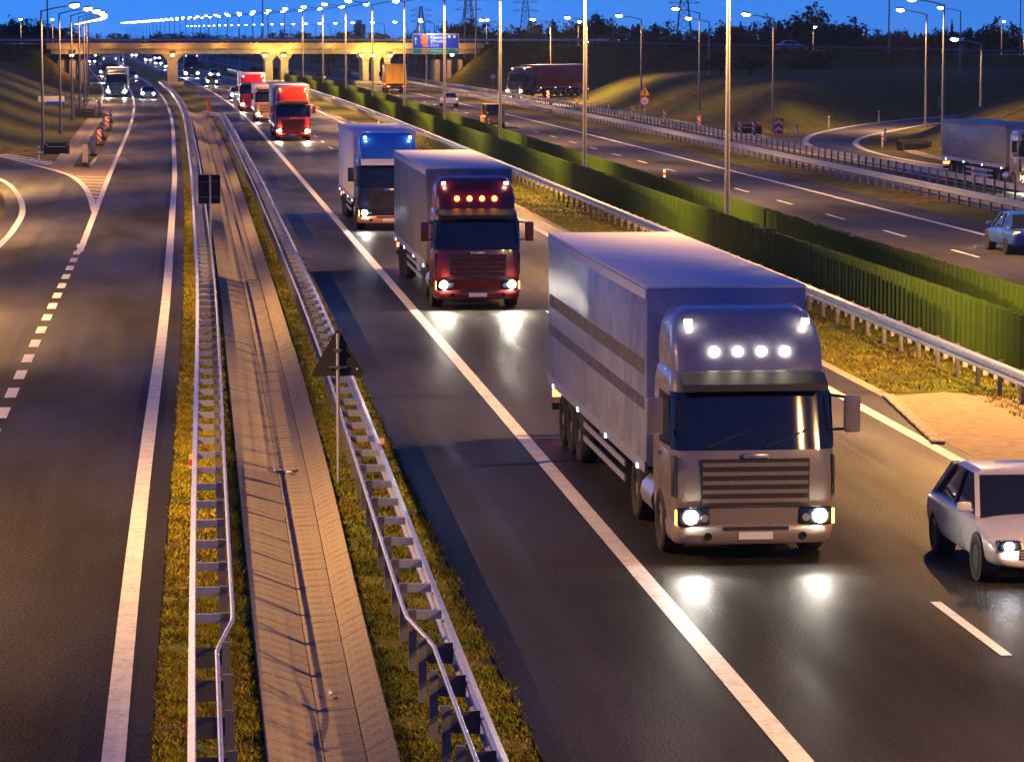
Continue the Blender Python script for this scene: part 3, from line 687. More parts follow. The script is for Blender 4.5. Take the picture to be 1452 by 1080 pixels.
    for sx in (-1, 1):
        MB().cyl((sx*.72, -.075, .43), (sx*.72, -.05, .43), .06, .06, 10).build('fog_lamp', glass, bpr)
        MB().box(sx*1.10-.12, sx*1.10+.12, .62, .80, .40, .44).box(sx*1.10-.12, sx*1.10+.12, .62, .80, .74, .78).build('step', black, t)
        MB().box(sx*1.2-.03, sx*1.2+.03, .10, .34, 1.0, 1.62).build('corner_vane', black, t, .02, 1)
    MB().box(-.20, .20, -.062, -.02, 1.60, 1.67).build('badge', chrome, t, .01, 1)
    MB().box(-1.0, 1.0, -.026, .02, .855, .868).build('panel_gap', black, t)
    g = MB().box(-.82, .82, -.022, .05, .88, 1.58).build('grille', black, t)
    for k in range(5): MB().box(-.8, .8, -.04, -.02, .93+k*.135, .99+k*.135).build('slat', cabm, g)
    MB().box(-.26, .26, -.085, -.065, .38, .49).build('number_plate', plateM, t)
    if roof_lamps:
        for k in range(nlamps):
            x = (k-(nlamps-1)/2)*.36; MB().cyl((x, .54, fh-.60), (x, .72, fh-.60), .075, .06, 10).build('roof_lamp', roof_lamps, t)
        MB().bar((-.95, .69, fh-.70), (.95, .69, fh-.70), .04).build('lamp_bar', black, t)
    for sx in (-1, 1): MB().box(sx*.9-.05, sx*.9+.05, .80, .90, fh-.22, fh-.14).build('marker_lamp', roofE, t)
    # chassis and load
    y0 = 2.75 if semi else 2.3; z0 = 1.12
    MB().box(-.45, .45, 1.8, L_-.3, .68, .98).build('chassis', black, t)
    for sx in (-1, 1):
        if semi:
            MB().cyl((sx*.92, 2.5, .62), (sx*.92, 3.7, .62), .30, .30, 12).build('fuel_tank', chrome, t)
            wheel(t, sx*.98, 4.75, .50, WT)
        ax = (L_-1.9, L_-3.2, L_-4.5) if semi else (L_-2.2,)
        for a in ax: wheel(t, sx*1.05, a, .50, WT)
        sg = MB()
        for z in (.55, .80): sg.box(sx*1.2-.015, sx*1.2+.015, 5.6 if semi else 3.2, ax[-1]-.75, z-.05, z+.05)
        sg.build('side_guard', steel, t)
        for a in np.linspace(y0+.8, L_-1, 4 if semi else 3): MB().box(sx*1.285-.01, sx*1.285+.01, a-.06, a+.06, 1.0, 1.07).build('side_marker', sideE if rz == 0 else amberE, t)
    b = MB().box(-1.265, 1.265, y0, L_, z0, H-.05).build('load_box', boxm, t, .02, 1)
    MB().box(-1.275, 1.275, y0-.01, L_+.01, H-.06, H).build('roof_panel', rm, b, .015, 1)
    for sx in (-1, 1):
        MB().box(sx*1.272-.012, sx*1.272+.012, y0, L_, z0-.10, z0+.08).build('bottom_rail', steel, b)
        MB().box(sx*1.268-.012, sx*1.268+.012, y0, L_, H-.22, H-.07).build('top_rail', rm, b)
        if stripe:
            for (za, zb) in stripe[1]: MB().box(sx*1.266-.004, sx*1.266+.004, y0+.2, L_-.2, za, zb).build('stripe', paint(*stripe[0]), b)
        for k in range(straps):
            y = y0+.35+k*(L_-y0-.7)/(straps-1); MB().box(sx*1.27-.008, sx*1.27+.008, y-.05, y+.05, z0+.02, H-.25).build('strap', stuff_strap, b)
    for sx in (-1, 1):
        MB().box(min(sx*.01, sx*1.24), max(sx*.01, sx*1.24), L_+.005, L_+.03, z0+.05, H-.15).build('rear_door', boxm, b)
        MB().box(sx*1.0-.18, sx*1.0+.18, L_-.02, L_+.05, .72, .86).build('tail_lamp', tailE, t)
        MB().box(sx*.5-.02, sx*.5+.02, L_+.03, L_+.06, z0, H-.2).build('latch_rod', steel, b)
    MB().box(-1.2, 1.2, L_-.15, L_+.02, .48, .62).build('rear_bumper', black, t)
    if lit:
        for sx in (-.92, .92):
            l = bpy.data.lights.new('beam', 'SPOT'); l.energy = lit; l.color = (1, .93, .8); l.spot_size = R(75); l.spot_blend = .8; l.shadow_soft_size = .1
            link('beam', l, t, (sx, -.12, .72), (R(90-8), 0, PI))
    return t
stuff_strap = mat('tarp_strap', (.16, .16, .18), .6)
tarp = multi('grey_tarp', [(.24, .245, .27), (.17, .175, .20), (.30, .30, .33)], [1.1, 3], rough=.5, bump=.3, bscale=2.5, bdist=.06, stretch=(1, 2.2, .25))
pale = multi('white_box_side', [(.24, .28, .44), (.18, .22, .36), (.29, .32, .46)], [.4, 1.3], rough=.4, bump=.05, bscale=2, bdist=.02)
T = truck
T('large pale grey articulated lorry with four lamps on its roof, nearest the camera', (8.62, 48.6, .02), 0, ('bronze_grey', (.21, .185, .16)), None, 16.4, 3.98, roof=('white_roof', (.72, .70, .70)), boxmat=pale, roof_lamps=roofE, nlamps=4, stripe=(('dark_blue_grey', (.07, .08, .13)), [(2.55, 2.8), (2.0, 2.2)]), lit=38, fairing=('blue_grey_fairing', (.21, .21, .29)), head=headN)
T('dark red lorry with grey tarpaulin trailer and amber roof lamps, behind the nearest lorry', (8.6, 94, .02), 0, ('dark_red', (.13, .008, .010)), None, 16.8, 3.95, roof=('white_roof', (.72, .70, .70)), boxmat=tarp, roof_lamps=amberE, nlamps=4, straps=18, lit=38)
T('dark lorry with blue and white roof fairing, partly hidden behind the dark red lorry', (8.5, 131.5, .02), 0, ('navy', (.015, .02, .05)), ('white_roof', (.72, .70, .70)), 14.5, 3.85, fairing=('bright_blue', (.02, .16, .75)), low=('peach', (.55, .28, .14)), head=headW, visor=paint('white_roof', (.72, .7, .7)), lit=30, fh=3.85)
T('bright orange-red lorry with white-roofed trailer, headlights on the wet lane', (8.55, 238, .02), 0, ('orange_red', (.78, .055, .015)), None, 16, 3.95, roof=('white_roof', (.72, .70, .70)), boxmat=tarp, fh=3.85, lit=38)
T('white lorry with a peach cab right behind the orange-red lorry', (8.35+s(286), 286, .02), 0, ('peach', (.55, .28, .14)), ('white_roof', (.72, .70, .70)), 12, 3.2, fh=3.0, semi=False, head=headW)
T('red and white lorry showing its roof behind the white lorry', (8.0+s(322), 322, .02), 0, ('deep_red', (.45, .02, .03)), ('white_roof', (.72, .70, .70)), 12, 3.7, fh=3.6, semi=False)
T('lorry with bluish white headlights just right of the bridge pier', (8.4+s(548), 548, .02), 0, ('navy', (.015, .02, .05)), ('white_roof', (.72, .70, .70)), 14, 3.9, head=headW)
T('lorry with glaring headlights on the far left lane of the left carriageway', (-5.35+s(392), 392, .02), 0, ('teal_grey', (.12, .2, .2)), ('white_roof', (.72, .70, .70)), 14, 3.4, fh=3.2, head=headW, lit=40, semi=False)
T('distant lorry with glaring headlights under the bridge, left of the pier', (-5.6+s(500), 500, .02), 0, ('silver', (.30, .285, .27)), ('white_roof', (.72, .70, .70)), 14, 3.9, head=headE)
T('most distant lorry with headlights on the left carriageway beyond the bridge', (-2.2+s(640), 640, .02), 0, ('silver', (.30, .285, .27)), ('white_roof', (.72, .70, .70)), 14, 3.9, head=headE)
yb = mat('yellow_box', (.88, .48, .008), .4, noise=.08, nscale=.8)
T('yellow box lorry seen from behind on the opposite carriageway', (27.9, 426, .02), PI, ('yellow', (.8, .42, .01)), None, 9.5, 3.55, boxmat=yb, semi=False, fh=3.3)
T('grey and pink lorry driving away beyond the yellow lorry', (25.0+s(590), 590, .02), PI, ('deep_red', (.45, .02, .03)), ('dull_grey', (.35, .3, .3)), 12, 3.6, semi=False)
redbox = mat('red_box', (.68, .022, .04), .4, noise=.12, nscale=.7)
T('red articulated lorry half hidden behind the right bank', (39.9, 389, .02), R(-44), ('grey_red', (.16, .08, .08)), None, 13.0, 3.75, boxmat=redbox, roof=('pale_rim', (.6, .5, .45)), fh=3.5)
greybox = multi('grey_box_side', [(.30, .30, .31), (.20, .20, .21), (.36, .36, .37)], [.5, 1.5], rough=.45, bump=.1, bscale=3, bdist=.02, stretch=(1, .2, 1))
T('grey box lorry cut by the right frame edge on the collector road', (42.6, 159.6, .02), 0, ('silver', (.30, .285, .27)), None, 16.6, 3.15, boxmat=greybox, fh=3.0)

def car(label, loc, rz, col, head=headE, tail=tailE, bright=True, van=False, stripe=None, cat='car'):
    if rz == 0 and loc[1] > 340: head = headB
    t = thing('car', label, cat, loc, rz); pm = paint(*col)
    st = [(0, .70, .30, .52, .60), (.10, .80, .24, .58, .68), (.5, .86, .22, .66, .80), (1.2, .89, .20, .76, .93), (2.2, .90, .20, .80, .95), (3.4, .90, .20, .80, .97), (4.05, .88, .24, .78, .97), (4.32, .82, .30, .70, .92), (4.40, .74, .36, .62, .80)]
    top = 1.46
    if van: st = [(y, w, a, b+.15, c+.12) for y, w, a, b, c in st]; top = 1.95
    vs, n = [], 8
    for y, w, zb, zm, zt in st: vs += [(-w*.9, y, zb), (-w, y, zb+.16), (-w, y, zm), (-w*.92, y, zt), (w*.92, y, zt), (w, y, zm), (w, y, zb+.16), (w*.9, y, zb)]
    b = MB(); m = len(st); b.add(vs, [(j*n+i, j*n+(i+1) % n, (j+1)*n+(i+1) % n, (j+1)*n+i) for j in range(m-1) for i in range(n)]+[tuple(range(n)), tuple(range((m-1)*n, m*n))[::-1]])
    body = b.build('body', pm, t); sm_ = body.modifiers.new('smooth', 'SUBSURF'); sm_.levels = 2; sm_.render_levels = 2; body.data.polygons.foreach_set('use_smooth', [True]*len(body.data.polygons))
    fb, ft, rt_, rb = (1.15, 1.95, 3.25, 3.92) if not van else (.75, 1.35, 4.15, 4.36)
    zb = .86 if not van else 1.0; wb, wt = .775, (.60 if not van else .70)
    g = MB(); q = [(-wb, fb, zb), (wb, fb, zb), (wb, rb, zb+.02), (-wb, rb, zb+.02), (-wt, ft, top-.05), (wt, ft, top-.05), (wt, rt_, top-.05), (-wt, rt_, top-.05)]
    g.add(q, [(0, 3, 2, 1), (4, 5, 6, 7), (0, 1, 5, 4), (1, 2, 6, 5), (2, 3, 7, 6), (3, 0, 4, 7)]); g.build('cabin_glass', glass, t, .03, 2)
    MB().add([(-wt-.03, ft-.06, top-.07), (wt+.03, ft-.06, top-.07), (wt+.03, rt_+.06, top-.07), (-wt-.03, rt_+.06, top-.07), (-wt+.1, ft+.15, top), (wt-.1, ft+.15, top), (wt-.1, rt_-.15, top-.01), (-wt+.1, rt_-.15, top-.01)],
             [(0, 3, 2, 1), (4, 5, 6, 7), (0, 1, 5, 4), (1, 2, 6, 5), (2, 3, 7, 6), (3, 0, 4, 7)]).build('roof', pm, t, .03, 2)
    for sx in (-1, 1):
        MB().bar((sx*wb, fb+.02, zb), (sx*(wt+.01), ft, top-.05), .07, .05).build('pillar', pm, t)
        MB().bar((sx*wb, rb-.05, zb), (sx*(wt+.01), rt_, top-.05), .12 if not van else .2, .06).build('pillar', pm, t)
        ym = 2.55; MB().bar((sx*(wb+.005), ym, zb), (sx*(wt+.02), ym, top-.06), .06, .05).build('pillar', black, t)
        hl = MB().box(sx*.58-.17, sx*.58+.17, .0, .22, .54+.1*van, .68+.1*van).build('headlight', glass, t, .03, 2); MB().cyl((sx*.60, -.02, .61+.1*van), (sx*.60, .02, .61+.1*van), .065, .06, 12).build('lens', head if bright else glass, hl)
        MB().box(sx*.58-.14, sx*.58+.14, 4.10, 4.34, .70, .84).build('tail_lamp', tail, t, .015, 1)
        MB().box(sx*.92-.1, sx*.92+.1, 1.35, 1.47, .93, 1.06).build('mirror', pm, t, .03, 2)
        MB().box(sx*.872-.012, sx*.872+.012, 1.35, 3.5, .50, .54).build('door_trim', black, t)
        for y in (.85, 3.5): wheel(t, sx*.785, y, .32, WC); MB().cyl((sx*.60, y, .34), (sx*.880, y, .34), .365, .365, 20).build('wheel_arch', black, t)
    gr = MB().box(-.45, .45, -.012, .06, .42, .56).build('grille', black, t)
    for k in range(3): MB().box(-.43, .43, -.02, -.01, .44+k*.04, .455+k*.04).build('slat', chrome, gr)
    MB().box(-.26, .26, -.03, -.012, .34, .42).build('number_plate', plateM, t); MB().box(-.26, .26, 4.40, 4.42, .52, .62).build('number_plate', plateM, t)
    if stripe:
        for sx in (-1, 1): MB().box(sx*.903-.004, sx*.903+.004, .6, 4.0, .62, .74).build('stripe', paint(*stripe), body)
    return t
car('silver car cut by the right frame edge, in the fast lane beside the nearest lorry', (12.45, 46.0, .02), 0, ('silver_car', (.55, .54, .52)), headW)
car('white car with headlights on, left of the orange-red lorry', (8.2+s(377), 377, .02), 0, ('white_roof', (.72, .70, .70)), headE)
car('car with bright headlights just before the bridge on the main carriageway', (8.4+s(470), 470, .02), 0, ('dark_grey', (.08, .08, .09)), headE)
car('white car in the fast lane beneath the bridge', (12.0+s(545), 545, .02), 0, ('white_roof', (.72, .70, .70)), headE)
car('car with round headlights in the right lane of the left carriageway', (-1.75+s(382), 382, .02), 0, ('blue_grey', (.15, .2, .3)), headE)
car('distant car with headlights left of the bridge pier', (-1.9+s(520), 520, .02), 0, ('dark_grey', (.08, .08, .09)), headE)
for k, (y, x) in enumerate([(575, -5.4), (700, -1.9), (760, -5.4), (720, 8.3), (800, 8.3), (660, 8.4), (850, 12), (930, -2.0), (940, 8.3)]):
    car('speck of a far car with headlights beyond the bridge', (x+s(y), y, .02), 0, ('dark_grey', (.08, .08, .09)), headE)['group'] = 'far oncoming cars'
car('yellow van with glowing tail lamps on the opposite carriageway', (25.9, 272, .02), PI, ('yellow', (.8, .42, .01)), tail=amberE, van=True, cat='van')
car('white car driving away behind the fourth median lamp post', (28.4, 345, .02), PI, ('white_roof', (.72, .70, .70)), tail=amberE)
car('white and yellow car driving away before the triple pier', (25.4+s(495), 495+4, .02), PI, ('yellow', (.8, .42, .01)), tail=amberE)
car('blue and white car cut by the right frame edge on the opposite carriageway', (30.3, 119.0, .02), PI, ('blue_car', (.02, .07, .36)), tail=amberE)
car('white car on the crossing road on the right horizon', (Q(1140, 66, 476)[0], 474, float(crossZ(Q(1140, 66, 476)[0]))+.01), R(90), ('white_roof', (.72, .70, .70)), bright=True)
car('red car on the crossing road above the red lorry', (Q(832, 62, 476)[0], 474, float(crossZ(Q(832, 62, 476)[0]))+.01), R(-90), ('deep_red', (.45, .02, .03)))

# ------------------------------------------------------------------ signs
def tri_pts(w, h, r=.0): return [(-w/2, 0), (w/2, 0), (0, h)]
def rounded(poly, r, n=4):
    out = []; m = len(poly)
    for i in range(m):
        p = Vector(poly[i]); a = Vector(poly[i-1]); b = Vector(poly[(i+1) % m]); u = (a-p).normalized(); v = (b-p).normalized()
        s0, s1 = p+u*r*1.6, p+v*r*1.6
        for k in range(n+1):
            t = k/n; out.append(tuple((1-t)**2*s0+2*t*(1-t)*p+t*t*s1))
    return out
def plate(poly, y, th, z0): return slab_panel([(a, y, b+z0) for a, b in poly], (0, th, 0))
def text(txt, size, loc, m, parent, rot=(R(90), 0, 0)):
    c = bpy.data.curves.new('lettering', 'FONT'); c.body = txt; c.size = size; c.extrude = .004; c.resolution_u = 3
    tmp = bpy.data.objects.new('tmp', c); COL.objects.link(tmp)
    dg = bpy.context.evaluated_depsgraph_get(); me_ = bpy.data.meshes.new_from_object(tmp.evaluated_get(dg)); COL.objects.unlink(tmp); bpy.data.objects.remove(tmp)
    me_.name = 'lettering'; me_.materials.clear(); me_.materials.append(m); return link('lettering', me_, parent, loc, rot)
t = thing('road_sign', 'back of a triangular road sign on a grey post beside the right ladder rail', 'road sign', P(480, 680))
MB().cyl((0, 0, -.05), (0, 0, 2.62), .032, .032, 10).build('post', steel, t)
plate(rounded(tri_pts(.98, .86), .06), .04, .012, 1.86).build('plate', signback, t)
b = MB()
for z in (2.02, 2.32): b.box(-.16 if z < 2.2 else -.09, .16 if z < 2.2 else .09, .0, .038, z-.02, z+.02); b.box(-.05, .05, -.045, .0, z-.03, z+.03)
b.build('clamp', darkst, t)
MB().cyl((.34, .036, 1.98), (.34, .039, 1.98), .018, .018, 8).build('sticker', whiteP, t)
t = thing('road_sign', 'back of a rectangular road sign on a post beside the left ladder rail', 'road sign', (1.22, 115, -.03))
MB().cyl((.02, 0, -.05), (.02, 0, 3.0), .035, .035, 10).build('post', steel, t)
plate(rounded([(-.38, 0), (.38, 0), (.38, 1.0), (-.38, 1.0)], .03), .04, .014, 2.02).build('plate', signback, t)
b = MB()
for z in (2.25, 2.78): b.box(-.3, .3, .0, .04, z-.02, z+.02)
b.build('clamp', darkst, t)
# warning triangle and speed limit
x, y, z = P(914, 167); t = thing('road_sign', 'yellow warning triangle above a round speed limit sign at the foot of the right bank', 'road sign', (x, y, gh(x, y)-.02))
MB().cyl((0, 0, -.2), (0, 0, 2.9), .035, .035, 8).build('post', steel, t)
p1 = plate(rounded(tri_pts(1.02, .9), .05), -.045, -.012, 1.98).build('warning_plate', redP, t); plate(rounded(tri_pts(.84, .74), .04), -.060, -.006, 2.03).build('yellow_field', yellowP, p1)
MB().cyl((0, -.068, 2.52), (0, -.072, 2.52), .06, .06, 10).box(-.07, .07, -.072, -.068, 2.24, 2.45).box(-.14, .10, -.072, -.068, 2.12, 2.2).build('pictogram', black, p1)
p2 = MB().cyl((0, -.045, 1.52), (0, -.057, 1.52), .44, .44, 24).build('limit_plate', redP, t); MB().cyl((0, -.06, 1.52), (0, -.066, 1.52), .33, .33, 24).build('white_field', whiteP, p2)
text('50', .36, (-.2, -.07, 1.39), black, p2)
# chevron sign
x, y, z = P(1104, 189.5); t = thing('chevron_sign', 'red and white double chevron board beside the ramp bend', 'road sign', (x, y, gh(x, y)-.02))
MB().box(-.36, .36, -.02, 0, .02, 1.16).build('board', redP, t)
MB().cyl((-.25, .04, -.1), (-.25, .04, 1.1), .03, .03, 8).cyl((.25, .04, -.1), (.25, .04, 1.1), .03, .03, 8).build('post', steel, t)
for zz in (.1, .62):
    for sx in (-1, 1): slab_panel([(sx*.31, -.022, zz), (0, -.022, zz+.24), (0, -.022, zz+.48), (sx*.31, -.022, zz+.24)], (0, -.006, 0)).build('chevron', whiteP, t)
# round sign far right, small blue plate
x, y, z = P(699, 127); t = thing('road_sign', 'small round white and red sign on the bank right of the bridge', 'road sign', (x, y, gh(x, y)-.02)); MB().cyl((0, 0, -.2), (0, 0, 2.0), .03, .03, 8).build('post', steel, t)
p2 = MB().cyl((0, -.04, 1.7), (0, -.055, 1.7), .45, .45, 20).build('plate', redP, t); MB().cyl((0, -.06, 1.7), (0, -.066, 1.7), .32, .32, 20).build('white_field', whiteP, p2)
x, y, z = Q(648, 106, 472.2); t = thing('road_sign', 'small blue and white plate on the right bridge pier', 'road sign', (40.8, 472.4, z)); MB().box(-.4, .4, -.03, .03, -.25, .25).build('plate', blueP, t); MB().box(-.35, .02, -.036, -.03, -.18, .18).build('white_field', whiteP, t)
# big blue direction sign
Yg = 455; xa, _, za = Q(586, 76, Yg); xb, _, zb_ = Q(650, 49, Yg); w, h = xb-xa, zb_-za
t = thing('direction_sign', 'large blue and green direction sign board on a post before the bridge', 'road sign', (xa, Yg, 0))
MB().box(-.08, w+.08, 0, .12, za-.08, zb_+.08).build('frame', whiteP, t)
bd = MB().box(0, w, -.02, 0, za+h*.27, zb_).build('blue_panel', blueP, t); gd = MB().box(0, w, -.02, 0, za, za+h*.25).build('green_panel', greenP, t)
MB().cyl((w*.30, .3, -.1), (w*.30, .3, zb_), .13, .13, 10).cyl((w*.72, .3, -.1), (w*.72, .3, zb_), .13, .13, 10).build('post', postM, t)
orS = mat('orange_shield', (.85, .17, .03), .4)
for k, (x0, x1, z0, z1) in enumerate([(.17, .32, .66, .97), (.17, .32, .46, .66), (.20, .35, .33, .45), (.19, .35, .04, .20)]):
    MB().box(w*x0, w*x1, -.03, -.021, za+h*z0+.02, za+h*z1-.02).build('route_shield', orS, t)
MB().box(w*.045, w*.065, -.03, -.021, za+h*.45, za+h*.80).add([(w*.02, -.026, za+h*.72), (w*.09, -.026, za+h*.72), (w*.055, -.026, za+h*.88)], [(0, 1, 2)]).build('arrow', whiteP, t)
for tx, zz in (('Katowice', .77), ('Wrocław', .57), ('Żory', .36)): text(tx, .58, (w*.38, -.024, za+h*zz), whiteP, t)
text('Warszawa', .55, (w*.38, -.024, za+h*.06), whiteP, t)
MB().bar((w*.90, -.026, za+h*.06), (w*.96, -.026, za+h*.2), .09, .02).add([(w*.925, -.026, za+h*.2), (w*.985, -.026, za+h*.23), (w*.97, -.026, za+h*.10)], [(0, 1, 2)]).build('arrow', whiteP, t)
for k in (.80, .91): MB().cyl((w*k, -.021, za+h*.88), (w*k, -.03, za+h*.88), .22, .22, 12).build('symbol', mat('cream_symbol', (.85, .75, .45), .4), t)
sl = MB().bar((w*.08, .05, zb_+.1), (w*.08, -1.1, zb_+.35), .06).box(w*.08-.25, w*.08+.25, -1.3, -1.0, zb_+.28, zb_+.42).build('sign_lamp', darkst, t)
l = bpy.data.lights.new('bulb', 'POINT'); l.energy = 70; l.color = (1, .85, .6); l.shadow_soft_size = .1; link('bulb', l, t, (w*.45, -2.2, zb_+.5))
# white and blue board on the left bank
t = thing('board_sign', 'low white and blue board standing on the left bank behind the lamp posts', 'board', (-11.9, 330, gh(-11.9, 330)-.1), R(14))
MB().box(-1.3, 1.3, -.04, .04, .55, 1.15).build('white_panel', whiteP, t); MB().box(-.5, 1.3, -.05, -.041, .3, .62).build('blue_panel', blueP, t)
for q in (-1, 1): MB().box(q-.05, q+.05, .04, .12, -.4, 1.1).build('leg', steel, t)
# ------------------------------------------------------------------ beacons and delineator posts
def stripe_mat(name, a, b, sc):
    m = bpy.data.materials.new(name); m.use_nodes = True; tt = m.node_tree; bs = tt.nodes['Principled BSDF']; bs.inputs['Roughness'].default_value = .4
    tc = tt.nodes.new('ShaderNodeTexCoord'); sp = tt.nodes.new('ShaderNodeSeparateXYZ'); tt.links.new(tc.outputs['Object'], sp.inputs[0])
    ad = tt.nodes.new('ShaderNodeMath'); ad.operation = 'ADD'; tt.links.new(sp.outputs[0], ad.inputs[0]); tt.links.new(sp.outputs[2], ad.inputs[1])
    ml = tt.nodes.new('ShaderNodeMath'); ml.operation = 'MULTIPLY'; ml.inputs[1].default_value = sc; tt.links.new(ad.outputs[0], ml.inputs[0])
    fr = tt.nodes.new('ShaderNodeMath'); fr.operation = 'FRACT'; tt.links.new(ml.outputs[0], fr.inputs[0])
    gt = tt.nodes.new('ShaderNodeMath'); gt.operation = 'GREATER_THAN'; gt.inputs[1].default_value = .5; tt.links.new(fr.outputs[0], gt.inputs[0])
    mx = tt.nodes.new('ShaderNodeMix'); mx.data_type = 'RGBA'; mx.inputs[6].default_value = (*a, 1); mx.inputs[7].default_value = (*b, 1)
    tt.links.new(gt.outputs[0], mx.inputs[0]); tt.links.new(mx.outputs[2], bs.inputs['Base Color']); return m
stripeM = stripe_mat('red_white_stripes', (.72, .70, .66), (.62, .05, .02), 2.6)
bk_blade = MB().box(-.15, .15, -.02, .02, .14, 1.12).mesh('blade', stripeM, .015, 1); bk_plain = MB().box(-.15, .15, -.02, .02, .14, 1.12).mesh('blade', mat('pink_board', (.70, .50, .40), .5), .015, 1)
bk_yel = MB().box(-.15, .15, -.02, .02, .14, 1.12).mesh('blade', mat('amber_board', (.85, .50, .06), .5), .015, 1)
bk_foot = MB().box(-.22, .22, -.3, .3, 0, .10).box(-.05, .05, -.03, .03, .10, .2).mesh('foot', rubber)
def beacon(u, v, lab, kind='s', sc=1.0):
    x, y, _ = P(u, v); t = thing('beacon', lab, 'beacon', (x, y, max(gh(x, y), 0)+.015), R(random.uniform(-12, 12)), 'roadwork beacons')
    link('blade', {'s': bk_blade, 'p': bk_plain, 'y': bk_yel}[kind], t, scale=(sc, 1, sc)); link('foot', bk_foot, t)
beacon(121, 235, 'plain pale beacon nearest the slip road, left of the left carriageway', 'p', 1.1); beacon(132, 221, 'plain pale beacon second from the slip road', 'p', 1.1)
for u, v, l in [(141, 207, 'red and white beacon nearest of the striped left row'), (146, 197, 'red and white beacon second of the striped left row'), (152, 186, 'red and white beacon third of the striped left row'), (157, 174, 'red and white beacon last of the striped left row'), (141, 163, 'red and white beacon behind the concrete end of the left drain')]: beacon(u, v, l)
for u, v, k, l in [(780, 161, 'y', 'amber beacon right of the red lorry'), (777, 143, 's', 'small striped beacon at the tail of the red lorry'), (748, 137, 's', 'small striped beacon below the red lorry'), (818, 156, 's', 'striped beacon left of the second median lamp post'), (831, 156, 's', 'striped beacon half hidden by the second median lamp post'), (897.5, 169, 's', 'striped beacon left of the yellow warning triangle'), (943, 176, 's', 'striped beacon right of the yellow warning triangle'), (991, 184.5, 's', 'striped beacon in front of the right bank lamp post'), (1050, 194, 's', 'striped beacon beside the first median lamp post'), (1069, 194, 's', 'striped beacon left of the chevron board')]: beacon(u, v, l, k)
dp = MB().box(-.06, .06, -.04, .04, 0, 1.0).mesh('post_body', whiteP, .015, 1); dpr = MB().box(-.063, .063, -.043, .043, .72, .86).mesh('red_band', redP); dpk = MB().box(-.063, .063, -.043, .043, .5, .56).mesh('dark_band', black)
for u, v, l in [(55, 230, 'white delineator post beside the first left lamp post'), (863, 164.5, 'grey delineator post left of the warning triangle'), (1130, 193, 'white delineator post right of the chevron board'), (1175, 182, 'white delineator post on the outside of the ramp bend'), (1246, 173, 'white delineator post on the outer ramp edge before the bank'), (1331, 163, 'white delineator post at the far end of the ramp'), (1255, 200, 'delineator post inside the ramp bend, farther one'), (1251, 210, 'delineator post inside the ramp bend, nearer one'), (1348, 238, 'red and white delineator post left of the grey lorry'), (1380, 264, 'delineator post below the grey lorry'), (693, 186, 'delineator post in the verge behind the blue fairing lorry'), (537, 190, 'delineator post in the verge above the blue fairing lorry'), (446, 152, 'delineator post in the verge right of the orange-red lorry'), (725, 310, 'delineator post in the verge beside the dark red lorry'), (942, 268, 'delineator post behind the far green screen')]:
    x, y, _ = P(u, v); t = thing('delineator_post', l, 'delineator', (x, y, gh(x, y)-.02), 0, 'delineator posts'); link('body', dp, t); link('red_band', dpr, t); link('dark_band', dpk, t)
x, y = P(296, 166)[:2]; t = thing('bollard', 'orange bollard at the far end of the right ladder rail', 'bollard', (x, y, 0))
MB().cyl((0, 0, 0), (0, 0, 1.6), .2, .17, 12).cyl((0, 0, 1.6), (0, 0, 1.7), .17, .08, 12).build('tube', orangeP, t); MB().box(-.3, .3, -.3, .3, 0, .08).build('foot', rubber, t)
# culvert heads on the banks
def culvert(u, v, lab, w=1.6):
    x, y, _ = P(u, v); z = gh(x, y); t = thing('culvert_head', lab, 'culvert', (x, y, z-.28)); darkconc = mat('dark_concrete', (.07, .065, .05), .9, noise=.3)  # headwalls use a darker concrete tone than the bridge
    MB().box(-w/2-.2, -w/2, 0, 1.4, 0, .9).box(w/2, w/2+.2, 0, 1.4, 0, .9).box(-w/2-.2, w/2+.2, 1.2, 1.5, 0, 1.0).build('headwall', darkconc, t); MB().box(-w/2, w/2, .1, 1.19, -.05, .75).build('mouth_shade', black, t)  # solid black block, its colour stands for the shade inside the mouth
culvert(1063, 190, 'black culvert mouth left of the chevron board', 1.5); culvert(1300, 214, 'black culvert mouth below the grassy mound'); culvert(80, 219, 'black culvert mouth right of the first left lamp post', 1.2); culvert(120, 166, 'dark culvert mouth at the head of the left drain', 1.4)

